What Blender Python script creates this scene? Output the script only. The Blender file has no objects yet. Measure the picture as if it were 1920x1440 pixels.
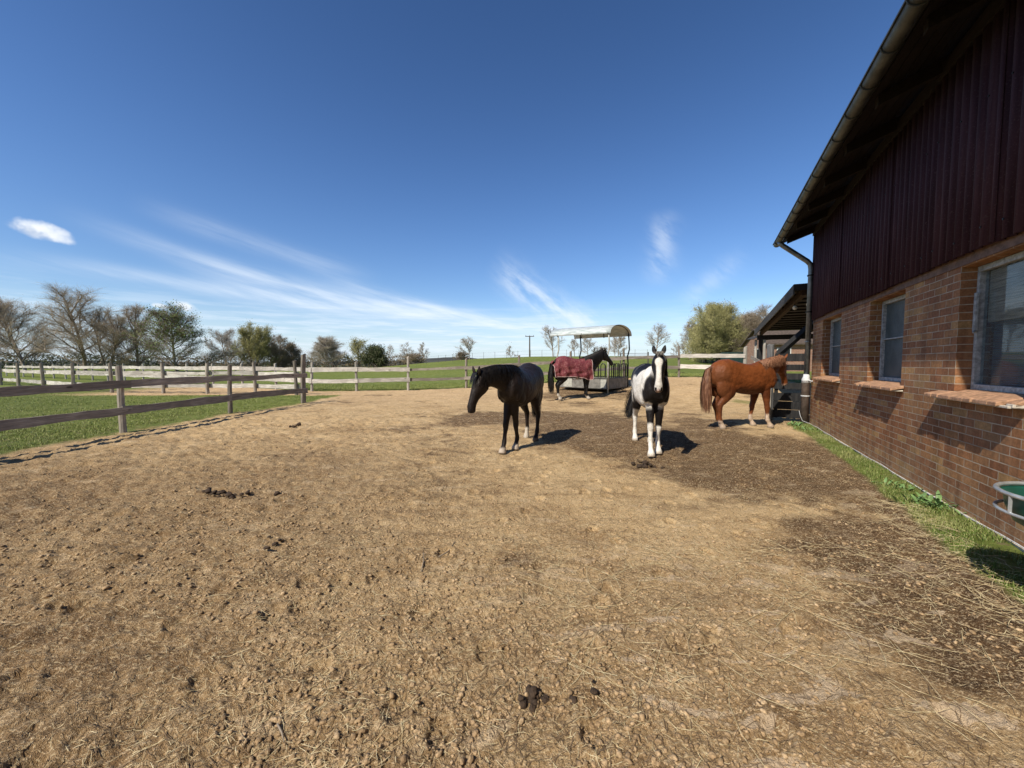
import bpy, math, random
import numpy as np
from mathutils import Vector, Matrix
random.seed(7); RNG = np.random.default_rng(11)
sc = bpy.context.scene; COL = sc.collection
PI = math.pi; R = math.radians
F = 721.0; H = 1.5; PITCH = math.atan(38/721)

# ------------------------------------------------------------------ basics
def link(o, parent=None):
    COL.objects.link(o)
    if parent is not None: o.parent = parent
    return o
def np_mesh(name, V, Fc, smooth=False):
    """V (n,3) array; Fc list of int arrays (m,k)"""
    me = bpy.data.meshes.new(name)
    V = np.asarray(V, dtype=np.float32)
    if isinstance(Fc, np.ndarray): Fc = [Fc]
    Fc = [f for f in Fc if len(f)]
    me.vertices.add(len(V)); me.vertices.foreach_set('co', V.ravel())
    nl = sum(f.size for f in Fc); npoly = sum(len(f) for f in Fc)
    me.loops.add(nl); me.polygons.add(npoly)
    me.loops.foreach_set('vertex_index', np.concatenate([f.ravel() for f in Fc]).astype(np.int32))
    st = []; c = 0
    for f in Fc:
        st.append(c + np.arange(len(f))*f.shape[1]); c += f.size
    me.polygons.foreach_set('loop_start', np.concatenate(st).astype(np.int32))
    if smooth: me.polygons.foreach_set('use_smooth', np.ones(npoly, dtype=bool))
    me.update(calc_edges=True); me.validate()
    return me
def add(name, me, mat=None, parent=None, loc=None, rot=None):
    o = bpy.data.objects.new(name, me); link(o, parent)
    if mat is not None:
        me.materials.clear() if hasattr(me.materials, 'clear') else None
        me.materials.append(mat)
    if loc is not None: o.location = loc
    if rot is not None: o.rotation_euler = rot
    return o
def thing(name, label, cat, loc=(0,0,0), rz=0, group=None):
    o = bpy.data.objects.new(name, None); link(o); o.location = loc; o.rotation_euler = (0,0,rz)
    o.empty_display_size = .2
    return tag(o, label, cat, group)
def tag(o, label, cat, group=None, kind=None):
    o['label'] = label; o['category'] = cat
    if group: o['group'] = group
    if kind: o['kind'] = kind
    return o
def struct(o): o['kind'] = 'structure'; return o

class MB:
    def __init__(s): s.v = []; s.f = []
    def box(s, a, b):
        (x0,y0,z0),(x1,y1,z1) = a, b; n = len(s.v)
        s.v += [(x0,y0,z0),(x1,y0,z0),(x1,y1,z0),(x0,y1,z0),(x0,y0,z1),(x1,y0,z1),(x1,y1,z1),(x0,y1,z1)]
        s.f += [[n+i for i in q] for q in ((0,3,2,1),(4,5,6,7),(0,1,5,4),(1,2,6,5),(2,3,7,6),(3,0,4,7))]
        return s
    def quad(s, *p):
        n = len(s.v); s.v += [tuple(q) for q in p]; s.f.append([n+i for i in range(len(p))]); return s
    def tube(s, pts, r, seg=8, cap=True, squash=1.0):
        pts = [Vector(p) for p in pts]; rs = r if hasattr(r, '__len__') else [r]*len(pts)
        n0 = len(s.v); up = None
        for i, p in enumerate(pts):
            t = (pts[min(i+1,len(pts)-1)] - pts[max(i-1,0)]).normalized()
            if up is None:
                up = Vector((0,0,1)) if abs(t.z) < .9 else Vector((1,0,0))
            a = t.cross(up).normalized(); b = a.cross(t).normalized(); up = b
            for k in range(seg):
                an = 2*PI*k/seg
                s.v.append(tuple(p + a*math.cos(an)*rs[i] + b*math.sin(an)*rs[i]*squash))
        for i in range(len(pts)-1):
            for k in range(seg):
                k2 = (k+1) % seg
                s.f.append([n0+i*seg+k, n0+i*seg+k2, n0+(i+1)*seg+k2, n0+(i+1)*seg+k])
        if cap:
            s.f.append([n0+k for k in range(seg)][::-1]); s.f.append([n0+(len(pts)-1)*seg+k for k in range(seg)])
        return s
    def mesh(s, name, smooth=False, bevel=0):
        me = bpy.data.meshes.new(name); me.from_pydata(s.v, [], s.f)
        if smooth: me.polygons.foreach_set('use_smooth', [True]*len(me.polygons))
        me.update(); return me
    def obj(s, name, mat, parent=None, loc=None, rot=None, smooth=False, bevel=0):
        o = add(name, s.mesh(name, smooth), mat, parent, loc, rot)
        if bevel:
            m = o.modifiers.new('b', 'BEVEL'); m.width = bevel; m.segments = 2; m.limit_method = 'ANGLE'
        return o

# ------------------------------------------------------------------ numpy noise
def _h(ix, iy, seed):
    n = (ix.astype(np.int64)*374761393 + iy.astype(np.int64)*668265263 + seed*1442695041) & 0xffffffff
    n = ((n ^ (n >> 13))*1274126177) & 0xffffffff
    return ((n ^ (n >> 16)) & 0xffff)/65535.0
def vnoise(x, y, seed=0):
    ix = np.floor(x); iy = np.floor(y); fx = x-ix; fy = y-iy
    fx = fx*fx*fx*(fx*(fx*6-15)+10); fy = fy*fy*fy*(fy*(fy*6-15)+10)
    a = _h(ix,iy,seed); b = _h(ix+1,iy,seed); c = _h(ix,iy+1,seed); d = _h(ix+1,iy+1,seed)
    return (a*(1-fx)+b*fx)*(1-fy) + (c*(1-fx)+d*fx)*fy
def fbm(x, y, o=4, seed=0, g=.5):
    s = 0; a = 1; t = 0
    for i in range(o):
        ca, sa = math.cos(i*.7), math.sin(i*.7)
        s = s + a*vnoise((x*ca-y*sa)*2**i+i*17.3, (x*sa+y*ca)*2**i-i*9.1, seed+i); t += a; a *= g
    return s/t
def sst(a, b, x):
    t = np.clip((x-a)/(b-a), 0, 1); return t*t*(3-2*t)

# ------------------------------------------------------------------ nodes
class NT:
    def __init__(s, nt): s.nt = nt
    def n(s, t, **kw):
        nd = s.nt.nodes.new(t)
        for k, v in kw.items(): setattr(nd, k, v)
        return nd
    def L(s, a, b): s.nt.links.new(a, b)
    def put(s, sock, v):
        if hasattr(v, 'is_output') or isinstance(v, bpy.types.NodeSocket): s.L(v, sock)
        else: sock.default_value = v
    def math(s, op, a, b=0.0, c=0.0, clamp=False):
        m = s.n('ShaderNodeMath', operation=op); m.use_clamp = clamp
        s.put(m.inputs[0], a); s.put(m.inputs[1], b); s.put(m.inputs[2], c); return m.outputs[0]
    def mix(s, f, a, b, mode='MIX'):
        m = s.n('ShaderNodeMix', data_type='RGBA', blend_type=mode)
        s.put(m.inputs[0], f)
        s.put(m.inputs[6], a if not isinstance(a, tuple) else (*a[:3], 1)); s.put(m.inputs[7], b if not isinstance(b, tuple) else (*b[:3], 1))
        return m.outputs[2]
    def rng(s, v, a, b, c=0.0, d=1.0, smooth=True):
        m = s.n('ShaderNodeMapRange', interpolation_type='SMOOTHSTEP' if smooth else 'LINEAR')
        s.put(m.inputs[0], v); m.inputs[1].default_value = a; m.inputs[2].default_value = b
        s.put(m.inputs[3], c); s.put(m.inputs[4], d); return m.outputs[0]
    def noise(s, vec, scale, detail=4, rough=.55, dist=0):
        m = s.n('ShaderNodeTexNoise'); s.put(m.inputs['Vector'], vec)
        m.inputs['Scale'].default_value = scale; m.inputs['Detail'].default_value = detail
        m.inputs['Roughness'].default_value = rough; m.inputs['Distortion'].default_value = dist
        return m.outputs['Fac']
    def mapping(s, vec, scale=(1,1,1), loc=(0,0,0), rot=(0,0,0)):
        m = s.n('ShaderNodeMapping'); s.put(m.inputs['Vector'], vec)
        m.inputs['Scale'].default_value = scale; m.inputs['Location'].default_value = loc; m.inputs['Rotation'].default_value = rot
        return m.outputs[0]
    def ramp(s, f, stops, const=False):
        m = s.n('ShaderNodeValToRGB'); s.put(m.inputs[0], f); cr = m.color_ramp
        cr.interpolation = 'CONSTANT' if const else 'LINEAR'
        while len(cr.elements) < len(stops): cr.elements.new(.5)
        for e, (p, c) in zip(cr.elements, stops): e.position = p; e.color = (*c[:3], 1)
        return m.outputs[0]
    def bump(s, h, strength=.5, dist=.01, normal=None):
        m = s.n('ShaderNodeBump'); m.inputs['Strength'].default_value = strength; m.inputs['Distance'].default_value = dist
        s.L(h, m.inputs['Height'])
        if normal is not None: s.L(normal, m.inputs['Normal'])
        return m.outputs[0]
def material(name, build):
    m = bpy.data.materials.new(name); m.use_nodes = True
    nt = m.node_tree; t = NT(nt)
    p = nt.nodes['Principled BSDF']; p.inputs['Roughness'].default_value = .8
    t.p = p; t.co = t.n('ShaderNodeTexCoord').outputs['Object']
    t.geo = t.n('ShaderNodeNewGeometry').outputs['Position']
    t.rnd = t.n('ShaderNodeObjectInfo').outputs['Random']
    build(t, p); return m
def simple(name, c, rough=.7, metal=0, var=.25, scale=8, bump=.15, spec=.5):
    def b(t, p):
        n = t.noise(t.co, scale, 5, .6)
        k = t.rng(n, .3, .7, 1-var, 1+var)
        t.put(p.inputs['Base Color'], t.mix(1.0, c, t.math('MULTIPLY', k, 1.0), 'MULTIPLY'))
        p.inputs['Roughness'].default_value = rough; p.inputs['Metallic'].default_value = metal
        p.inputs['Specular IOR Level'].default_value = spec
        if bump: t.L(t.bump(t.noise(t.co, scale*5, 4, .6), bump, .01), p.inputs['Normal'])
    return material(name, b)

def wood(name, cols, axis, rough=.85, spec=.3):
    """weathered timber; grain runs along local axis"""
    def b(t, p):
        off = t.math('MULTIPLY', t.rnd, 37.0)
        cv = t.n('ShaderNodeCombineXYZ'); [t.L(off, cv.inputs[i]) for i in range(3)]
        va = t.n('ShaderNodeVectorMath', operation='ADD'); t.L(t.co, va.inputs[0]); t.L(cv.outputs[0], va.inputs[1])
        sc_ = [26, 26, 26]; sc_[axis] = 1.6
        g = t.noise(t.mapping(va.outputs[0], tuple(sc_)), 1.0, 6, .65, .6)
        sc2 = [90, 90, 90]; sc2[axis] = 3
        g2 = t.noise(t.mapping(va.outputs[0], tuple(sc2)), 1.0, 4, .6)
        big = t.noise(va.outputs[0], 1.7, 3, .5)
        c = t.ramp(g, [(.28, cols[0]), (.46, cols[1]), (.62, cols[2]), (.8, cols[1])])
        c = t.mix(t.rng(g2, .38, .55, .55, 0), c, tuple(x*.28 for x in cols[0]))
        c = t.mix(t.rng(big, .42, .62, 0, .6), c, tuple(x*.55 for x in cols[1]), 'MIX')
        kn = t.n('ShaderNodeTexVoronoi', feature='F1'); sk = [5, 5, 5]; sk[axis] = 1.6
        t.L(t.mapping(va.outputs[0], tuple(sk)), kn.inputs['Vector']); kn.inputs['Scale'].default_value = 1.0
        c = t.mix(t.rng(kn.outputs['Distance'], .06, .12, .8, 0), c, (.03,.022,.016))
        c = t.mix(1.0, c, t.rng(t.rnd, 0, 1, .75, 1.15, False), 'MULTIPLY')
        t.L(c, p.inputs['Base Color']); p.inputs['Roughness'].default_value = rough; p.inputs['Specular IOR Level'].default_value = spec
        t.L(t.bump(t.math('ADD', g, t.math('MULTIPLY', g2, .6)), .7, .012), p.inputs['Normal'])
    return material(name, b)

M = {}
M['rail'] = wood('weathered_rail', ((.19,.16,.13),(.34,.30,.255),(.50,.46,.40)), 0)
M['rail_brown'] = wood('brown_rail', ((.24,.20,.17),(.37,.315,.27),(.50,.44,.38)), 0)
M['rail_white'] = wood('bleached_rail', ((.46,.42,.36),(.68,.64,.58),(.82,.79,.73)), 0)
M['post'] = wood('weathered_post', ((.20,.17,.13),(.36,.31,.26),(.50,.45,.38)), 2)
M['post_white'] = wood('bleached_post', ((.40,.36,.30),(.60,.56,.49),(.74,.70,.62)), 2)
M['darkwood'] = wood('dark_stained_timber', ((.012,.012,.013),(.026,.026,.028),(.045,.043,.042)), 0, .7)
M['darkwood_z'] = wood('dark_stained_post', ((.012,.012,.013),(.026,.026,.028),(.05,.048,.046)), 2, .7)
M['brownwood'] = wood('brown_beam', ((.022,.012,.008),(.045,.025,.016),(.07,.04,.025)), 0, .8)
M['board'] = wood('pale_board', ((.26,.20,.13),(.44,.35,.25),(.54,.45,.33)), 0, .8)

# ------------------------------------------------------------------ terrain
U500 = [(-3,-.016),(-1.33,-.018),(-.85,-.018),(-.64,-.0190),(-.5,-.0145),(-.36,-.0105),(-.22,.0028),(-.083,.0139),(.055,.0187),(.194,.0195),(.4,.0198),(.64,.0225),(1.2,.026),(3,.02)]
UX = np.array([a[0]*70 for a in U500]); UZ = np.array([1.5 + a[1]*70 for a in U500])
def base_h(x, y):
    x = np.asarray(x, float); y = np.asarray(y, float)
    s = sst(12, 21, y + .12*np.clip(x-6, 0, 8))
    near = s*(.08 + .70*sst(-6, 9, x))
    far = np.interp(x*70/np.maximum(y, 30)*.6 + x*.4, UX, UZ)
    w = sst(22, 72, y)
    z = near*(1-w) + far*w
    z = z - np.clip(y-78, 0, 5000)*.016*sst(-10, 40, x*70/np.maximum(y,70)) - .012*np.clip(y-110, 0, 400)
    z = z - .25*np.clip((-x-30)/40, 0, 1)*(1-w)
    return z
def fence_c_y(x):   # far fence line
    return np.where(x > -2.6, 20.6, np.where(x > -9.8, 20.9 + (x+2.6)*.19, 19.5 + (-9.8-x)*.518))
AX0 = -8.45
def a_line(y): return AX0 + .55*sst(11.0, 14.6, y)
def masks(x, y):
    n = fbm(x*.9, y*.9, 4, 3)-.5; n2 = fbm(x*4, y*4, 3, 9)-.5
    j = n*.7 + n2*.35
    # grass paddock on the left, behind fence A
    g1 = sst(-.12, .22, (a_line(y) + .12 + j*.8 - x))*sst(-.25, .25, 17.5 + j - y - .10*(x+8)*0)
    # field beyond the far fence
    fy = fence_c_y(x) + .15
    edge = np.where(x > 11.2, np.where(x > 13, 6, 19.0), fy)
    g2 = sst(-.15, .25, y - edge + j*.7)
    # strip along the wall
    q = .891*x - .454*y; t = .454*x + .891*y
    wid = .40 + .16*sst(7, 3, t) + .10*sst(9.5, 11.2, t) + j*.30
    g3 = sst(0, .10, q - (2.275-wid))*sst(11.9, 11.5, t)
    # beyond left far: C fence field
    g = np.maximum(np.maximum(g1, g2), g3)
    g = np.maximum(g, sst(-19, -22, x + j*2)*sst(16.5, 17.5, y))
    patch = sst(.56, .72, fbm(x*.7+3, y*.7, 3, 21))*.9*np.exp(-((y-20.3)/1.4)**2)
    tuft = sst(.3, 0, np.abs(x-8.4)+np.abs(y-13.9)-.3)*.6
    g = np.maximum(g, tuft)
    # damp churned soil round the horses and along the wall
    e1 = np.exp(-(((x-2.6)/2.9)**2 + ((y-8.0)/3.4)**2)*1.1)
    e2 = np.exp(-(((x-.6)/2.6)**2 + ((y-10.2)/1.6)**2))
    wallw = sst(1.9, .1, (2.275-.45-q))*sst(13, 8, t)*sst(1.2, 3.6, t)*1.15
    e3 = np.exp(-(((x-3.2)/2.1)**2 + ((y-16.2)/1.8)**2))*.8
    nn = fbm(x*.8+9, y*.8, 5, 31, .6)
    damp = np.clip(np.maximum.reduce([e1*1.05, e2*.8, wallw*.65, e3])*1.5 - .12 + (nn-.5)*2.0 + (fbm(x*4.5, y*4.5, 4, 35, .65)-.5)*.9, 0, 1)
    return g, damp
def detail_h(x, y, g, damp):
    r = np.hypot(x, y)
    a = fbm(x*1.4, y*1.4, 3, 40)-.5
    b = fbm(x*7, y*7, 4, 50, .55)-.5
    rid = 1-np.abs(2*fbm(x*9+4, y*9, 3, 61)-1)
    c = fbm(x*46, y*46, 3, 70, .75)-.5
    left = sst(1.5, -5.5, x)
    amp = .010 + .044*left*sst(14, 9, y) + .012*damp
    hh = a*.06 + b*amp*1.5 + (rid-.7)*amp*.75 + c*.022
    # hoof marks
    cell = .34
    gx = np.floor(x/cell); gy = np.floor(y/cell)
    hoof = np.zeros_like(x)
    for dx in (-1,0,1):
        for dy in (-1,0,1):
            hx = (gx+dx+_h(gx+dx,gy+dy,5))*cell; hy = (gy+dy+_h(gx+dx,gy+dy,6))*cell
            on = _h(gx+dx,gy+dy,8) > .55
            d = np.hypot(x-hx, (y-hy)*.85)
            hoof += on*(-.016*sst(.065,.045,d) + .010*np.exp(-((d-.078)/.018)**2))
    hh = hh + hoof*(1-.2*left)
    soft = .35*(fbm(x*2.2, y*2.2, 3, 44)-.5)*.08 + b*.02
    return (hh*(1-g) + (soft+.012)*g)*sst(60, 20, r)
def ground_z(x, y):
    xa = np.atleast_1d(np.asarray(x, float)); ya = np.atleast_1d(np.asarray(y, float))
    g, d = masks(xa, ya)
    z = base_h(xa, ya) + detail_h(xa, ya, g, d)
    return float(z[0]) if np.isscalar(x) else z
def bz(x, y): return float(base_h(x, y))

ang = np.concatenate([np.arange(-180, -76, 3.0), np.arange(-76, 76, .2), np.arange(76, 180, 3.0)])
na = len(ang)
rad = [.25]
while rad[-1] < 1.1: rad.append(rad[-1]*1.05)
while rad[-1] < 26: rad.append(rad[-1]*1.0045)
while rad[-1] < 120: rad.append(rad[-1]*1.02)
while rad[-1] < 6000: rad.append(rad[-1]*1.09)
rad = np.array(rad); nr = len(rad)
A, Rr = np.meshgrid(np.radians(ang), rad)
GX = (np.sin(A)*Rr).ravel(); GY = (np.cos(A)*Rr).ravel()
g_, d_ = masks(GX, GY)
GZ = base_h(GX, GY) + detail_h(GX, GY, g_, d_)
i = np.arange(nr-1)[:,None]*na; j = np.arange(na)[None,:]; j2 = (j+1) % na
quads = np.stack([i+j, i+j2, i+na+j2, i+na+j], -1).reshape(-1,4)[:, ::-1]
V = np.stack([GX,GY,GZ],1); V = np.vstack([V, [[0,0,0.0]]])
tri = np.stack([np.arange(na), (np.arange(na)+1)%na, np.full(na, nr*na)],1)
me = np_mesh('ground', V, [quads, tri], True)
for nm, arr in (('grass', g_), ('damp', d_)):
    at = me.attributes.new(nm, 'FLOAT', 'POINT'); at.data.foreach_set('value', np.append(arr, 0).astype(np.float32))
def b_ground(t, p):
    P = t.co
    ga = t.n('ShaderNodeAttribute', attribute_name='grass').outputs['Fac']
    da = t.n('ShaderNodeAttribute', attribute_name='damp').outputs['Fac']
    n1 = t.noise(P, 1.1, 4, .6); n2 = t.noise(P, 9, 5, .68); n3 = t.noise(P, 60, 3, .7); n4 = t.noise(P, 230, 2, .7)
    dry = t.ramp(t.math('ADD', t.math('MULTIPLY', n1, .45), t.math('MULTIPLY', n2, .55)),
                 [(.28,(.38,.248,.120)),(.40,(.58,.400,.208)),(.53,(.73,.535,.298)),(.68,(.80,.625,.37))])
    wet = t.ramp(n2, [(.3,(.080,.043,.020)),(.5,(.155,.090,.044)),(.7,(.27,.175,.092))])
    dry = t.mix(t.rng(t.noise(P, .42, 3, .6), .49, .64, 0, .55), dry, t.mix(1.0, dry, (.58,.53,.50), 'MULTIPLY'))
    c = t.mix(t.rng(da, .12, .82), dry, wet)
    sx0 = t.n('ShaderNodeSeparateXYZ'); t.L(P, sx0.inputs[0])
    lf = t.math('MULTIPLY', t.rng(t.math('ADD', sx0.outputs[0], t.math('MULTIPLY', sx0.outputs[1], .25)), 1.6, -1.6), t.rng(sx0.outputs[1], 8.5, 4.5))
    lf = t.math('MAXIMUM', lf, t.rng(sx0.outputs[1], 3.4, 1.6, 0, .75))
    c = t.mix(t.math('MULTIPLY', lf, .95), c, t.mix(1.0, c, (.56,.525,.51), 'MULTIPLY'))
    sc_ = t.noise(t.mapping(P, (1.5,4.2,1), (0,0,0), (0,0,.35)), 1.0, 4, .68)
    c = t.mix(t.rng(sc_, .52, .60, 0, .55), c, t.mix(1.0, c, (.55,.50,.47), 'MULTIPLY'))
    c = t.mix(t.rng(sc_, .42, .34, 0, .40), c, (.80,.65,.45))
    # crumbs: light and dark specks
    c = t.mix(t.rng(n3, .53, .63, 0, .65), c, (.84,.67,.44))
    c = t.mix(t.rng(n3, .43, .33, 0, .75), c, (.13,.083,.045))
    c = t.mix(t.rng(n4, .56, .70, 0, .5), c, (.85,.70,.48))
    c = t.mix(t.rng(n4, .41, .31, 0, .5), c, (.20,.135,.08))
    # fibrous straw litter trodden in, three directions
    for k, (rz, th) in enumerate(((.5,.62),(2.2,.62))):
        s = t.noise(t.mapping(P, (14,130,30), (k*3.1,0,0), (0,0,rz)), 1.0, 2, .6)
        c = t.mix(t.rng(s, th, th+.05, 0, .6), c, (.80,.66,.42))
    # pale trodden dried smears
    s = t.noise(t.mapping(P, (2.2,5.5,1), (0,0,0), (0,0,-.5)), 1.0, 4, .55, .8)
    sx = t.n('ShaderNodeSeparateXYZ'); t.L(P, sx.inputs[0])
    nearm = t.math('MULTIPLY', t.rng(sx.outputs[1], 3.6, 2.0), t.rng(sx.outputs[0], -.8, .6))
    c = t.mix(t.math('MULTIPLY', t.rng(s, .58, .62, 0, .6), nearm), c, (.76,.62,.46))
    # sand-pale far part of the paddock
    far = t.math('MULTIPLY', t.rng(sx.outputs[1], 12, 17, 0, .55), t.rng(da, .5, .2))
    c = t.mix(far, c, t.mix(t.rng(n2, .35, .65), (.58,.41,.23), (.76,.57,.36)))
    gr = t.ramp(t.math('ADD', t.math('MULTIPLY', n2, .5), t.math('MULTIPLY', t.noise(P, 3, 5, .7), .5)),
                [(.34,(.10,.125,.024)),(.5,(.18,.22,.05)),(.64,(.30,.32,.10))])
    gr = t.mix(t.rng(t.noise(P, .12, 4, .6), .45, .62, 0, .5), gr, (.125,.165,.045))
    gr = t.mix(t.rng(sx.outputs[1], 90, 400, 0, .8), gr, (.10,.12,.085))
    bare = t.rng(n2, .52, .62, 0, .8)
    gr = t.mix(t.math('MULTIPLY', bare, t.rng(sx.outputs[1], 19, 8)), gr, (.22,.17,.10))
    c = t.mix(1.0, c, (.97,.93,.885), 'MULTIPLY')
    t.L(t.mix(ga, c, gr), p.inputs['Base Color']); p.inputs['Roughness'].default_value = .95
    p.inputs['Specular IOR Level'].default_value = .15
    hh = t.math('ADD', t.math('MULTIPLY', n3, .8), t.math('ADD', t.math('MULTIPLY', n4, .35), t.math('MULTIPLY', n2, .45)))
    t.L(t.bump(hh, 1.0, .030), p.inputs['Normal'])
M['ground'] = material('paddock_soil_and_turf', b_ground)
struct(add('ground', me, M['ground']))

# distant wooded hills
def hills(name, pts, D, depth, mat):
    """pts: (u, v) skyline directions at distance D"""
    us = np.linspace(pts[0][0], pts[-1][0], 160)
    vs = np.interp(us, [p[0] for p in pts], [p[1] for p in pts])
    vs = vs + (fbm(us*40, us*0, 4, 77)-.5)*.0045
    V = []; n = len(us)
    for row, (dz, dy) in enumerate(((-.03, -depth), (-.012, -depth*.5), (0, 0), (-.02, depth))):
        for u, v in zip(us, vs):
            V.append((u*(D+dy), D+dy, H + (v+dz)*D))
    q = [[r*n+k, r*n+k+1, (r+1)*n+k+1, (r+1)*n+k] for r in range(3) for k in range(n-1)]
    o = add(name, np_mesh(name, V, np.array(q), True), mat); return struct(o)
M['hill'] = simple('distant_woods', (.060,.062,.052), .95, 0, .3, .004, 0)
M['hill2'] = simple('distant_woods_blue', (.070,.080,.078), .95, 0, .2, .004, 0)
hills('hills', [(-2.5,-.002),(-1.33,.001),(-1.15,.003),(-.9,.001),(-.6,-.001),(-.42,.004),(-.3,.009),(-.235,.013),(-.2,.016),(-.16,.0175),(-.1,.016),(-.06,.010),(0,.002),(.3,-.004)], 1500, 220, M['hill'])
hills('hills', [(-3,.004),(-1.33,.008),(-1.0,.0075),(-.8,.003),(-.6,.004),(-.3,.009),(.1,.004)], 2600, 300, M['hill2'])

# ------------------------------------------------------------------ brick and barn materials
def b_brick(t, p):
    sx = t.n('ShaderNodeSeparateXYZ'); t.L(t.co, sx.inputs[0])
    cx = t.n('ShaderNodeCombineXYZ'); t.L(t.math('ADD', sx.outputs[0], sx.outputs[1]), cx.inputs[0]); t.L(sx.outputs[2], cx.inputs[1])
    wob = t.n('ShaderNodeTexNoise'); t.L(t.co, wob.inputs['Vector']); wob.inputs['Scale'].default_value = 9
    wv = t.n('ShaderNodeVectorMath', operation='MULTIPLY_ADD'); t.L(wob.outputs['Color'], wv.inputs[0]); wv.inputs[1].default_value = (.008,.006,0); t.L(cx.outputs[0], wv.inputs[2])
    def bt(c1, c2, m):
        b = t.n('ShaderNodeTexBrick'); b.offset = .5; b.offset_frequency = 2
        t.L(wv.outputs[0], b.inputs['Vector']); b.inputs['Scale'].default_value = 1
        b.inputs['Brick Width'].default_value = .25; b.inputs['Row Height'].default_value = .0810
        b.inputs['Mortar Size'].default_value = .0052; b.inputs['Mortar Smooth'].default_value = .25; b.inputs['Bias'].default_value = 0
        b.inputs['Color1'].default_value = c1; b.inputs['Color2'].default_value = c2; b.inputs['Mortar'].default_value = m
        return b
    b = bt((0,0,0,1),(1,1,1,1),(.5,.5,.5,1))
    c = t.ramp(b.outputs['Color'], [(0,(.27,.130,.070)),(.20,(.33,.170,.088)),(.40,(.37,.205,.105)),(.58,(.29,.145,.080)),(.74,(.42,.27,.135)),(.86,(.345,.195,.105))], True)
    n = t.noise(t.co, 30, 5, .7); c = t.mix(1.0, c, t.rng(n, .3, .7, .72, 1.2), 'MULTIPLY')
    c = t.mix(t.rng(t.noise(t.co, 1.3, 5, .65), .5, .7, 0, .45), c, (.30,.22,.15))
    low = t.math('MULTIPLY', t.rng(sx.outputs[2], .55, .05), t.rng(t.noise(t.co, 14, 5, .7), .5, .62, .15, .75))
    c = t.mix(low, c, (.44,.33,.24))
    drip = t.noise(t.mapping(t.co, (5,5,.5)), 1, 4, .6); c = t.mix(1.0, c, t.rng(drip, .35, .62, .72, 1.08), 'MULTIPLY')
    mort = t.mix(t.rng(t.noise(t.co, 5, 4, .6), .35, .65), (.34,.27,.195), (.56,.47,.36))
    f = b.outputs['Fac']; c = t.mix(1.0, c, (1.12,1.0,.84), 'MULTIPLY')
    t.L(t.mix(f, c, mort), p.inputs['Base Color']); p.inputs['Roughness'].default_value = .82; p.inputs['Specular IOR Level'].default_value = .3
    h = t.math('SUBTRACT', t.math('MULTIPLY', t.noise(t.co, 70, 4, .7), .35), f)
    t.L(t.bump(h, .8, .010), p.inputs['Normal'])
M['brick'] = material('mottled_brick', b_brick)
def b_clad(t, p):
    n = t.noise(t.mapping(t.co, (14,14,.8)), 1, 5, .6); n2 = t.noise(t.co, 60, 4, .7)
    c = t.ramp(n, [(.3,(.026,.010,.016)),(.5,(.046,.019,.028)),(.72,(.075,.036,.046))])
    c = t.mix(t.rng(n2, .55, .7, 0, .45), c, (.12,.085,.09))
    t.L(c, p.inputs['Base Color']); p.inputs['Roughness'].default_value = .8; p.inputs['Specular IOR Level'].default_value = .2
    t.L(t.bump(n2, .25, .004), p.inputs['Normal'])
M['clad'] = material('maroon_corrugated_sheet', b_clad)
M['zinc'] = simple('zinc', (.20,.225,.255), .42, .75, .3, 6, .05)
M['zinc_dark'] = simple('old_zinc_gutter', (.09,.095,.09), .5, .5, .4, 5, .1)
M['brownpipe'] = simple('brown_standpipe', (.115,.085,.068), .6, .1, .35, 9, .2)
M['whitewrap'] = simple('white_wrap', (.70,.71,.72), .6, 0, .15, 20, .5)
M['roof'] = simple('dark_roof_sheet', (.045,.042,.042), .8, 0, .3, 4, .2)
M['soffit'] = wood('soffit_boards', ((.008,.005,.004),(.015,.009,.007),(.022,.014,.010)), 0, .8)
M['frame'] = simple('weathered_window_frame', (.40,.42,.42), .6, 0, .35, 25, .5)
M['tile'] = simple('terracotta_sill', (.44,.25,.145), .7, 0, .35, 22, .4)
M['chipped'] = simple('chipped_mortar', (.62,.55,.45), .8, 0, .2, 30, .4)
M['bolt'] = simple('bolt_head', (.01,.01,.01), .5, .3, .1, 5, 0)
M['void'] = simple('dim_interior', (.010,.012,.014), .9, 0, .2, 3, 0)
M['louvre'] = simple('blue_grey_blind', (.07,.10,.12), .6, 0, .2, 5, 0)
def b_frost(t, p):
    v = t.n('ShaderNodeTexVoronoi'); t.L(t.co, v.inputs['Vector']); v.inputs['Scale'].default_value = 75
    n = t.noise(t.co, 5, 4, .6)
    t.L(t.mix(t.rng(n, .3, .7), (.055,.080,.085), (.10,.13,.135)), p.inputs['Base Color'])
    p.inputs['Roughness'].default_value = .38; p.inputs['Specular IOR Level'].default_value = .35
    t.L(t.bump(v.outputs['Distance'], .6, .01), p.inputs['Normal'])
M['frost'] = material('pebbled_glass', b_frost)
def b_glass(t, p):
    p.inputs['Base Color'].default_value = (.75,.85,.88,1); p.inputs['Transmission Weight'].default_value = .95
    p.inputs['Roughness'].default_value = .02; p.inputs['IOR'].default_value = 1.18
M['glass'] = material('clear_glass', b_glass)

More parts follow.
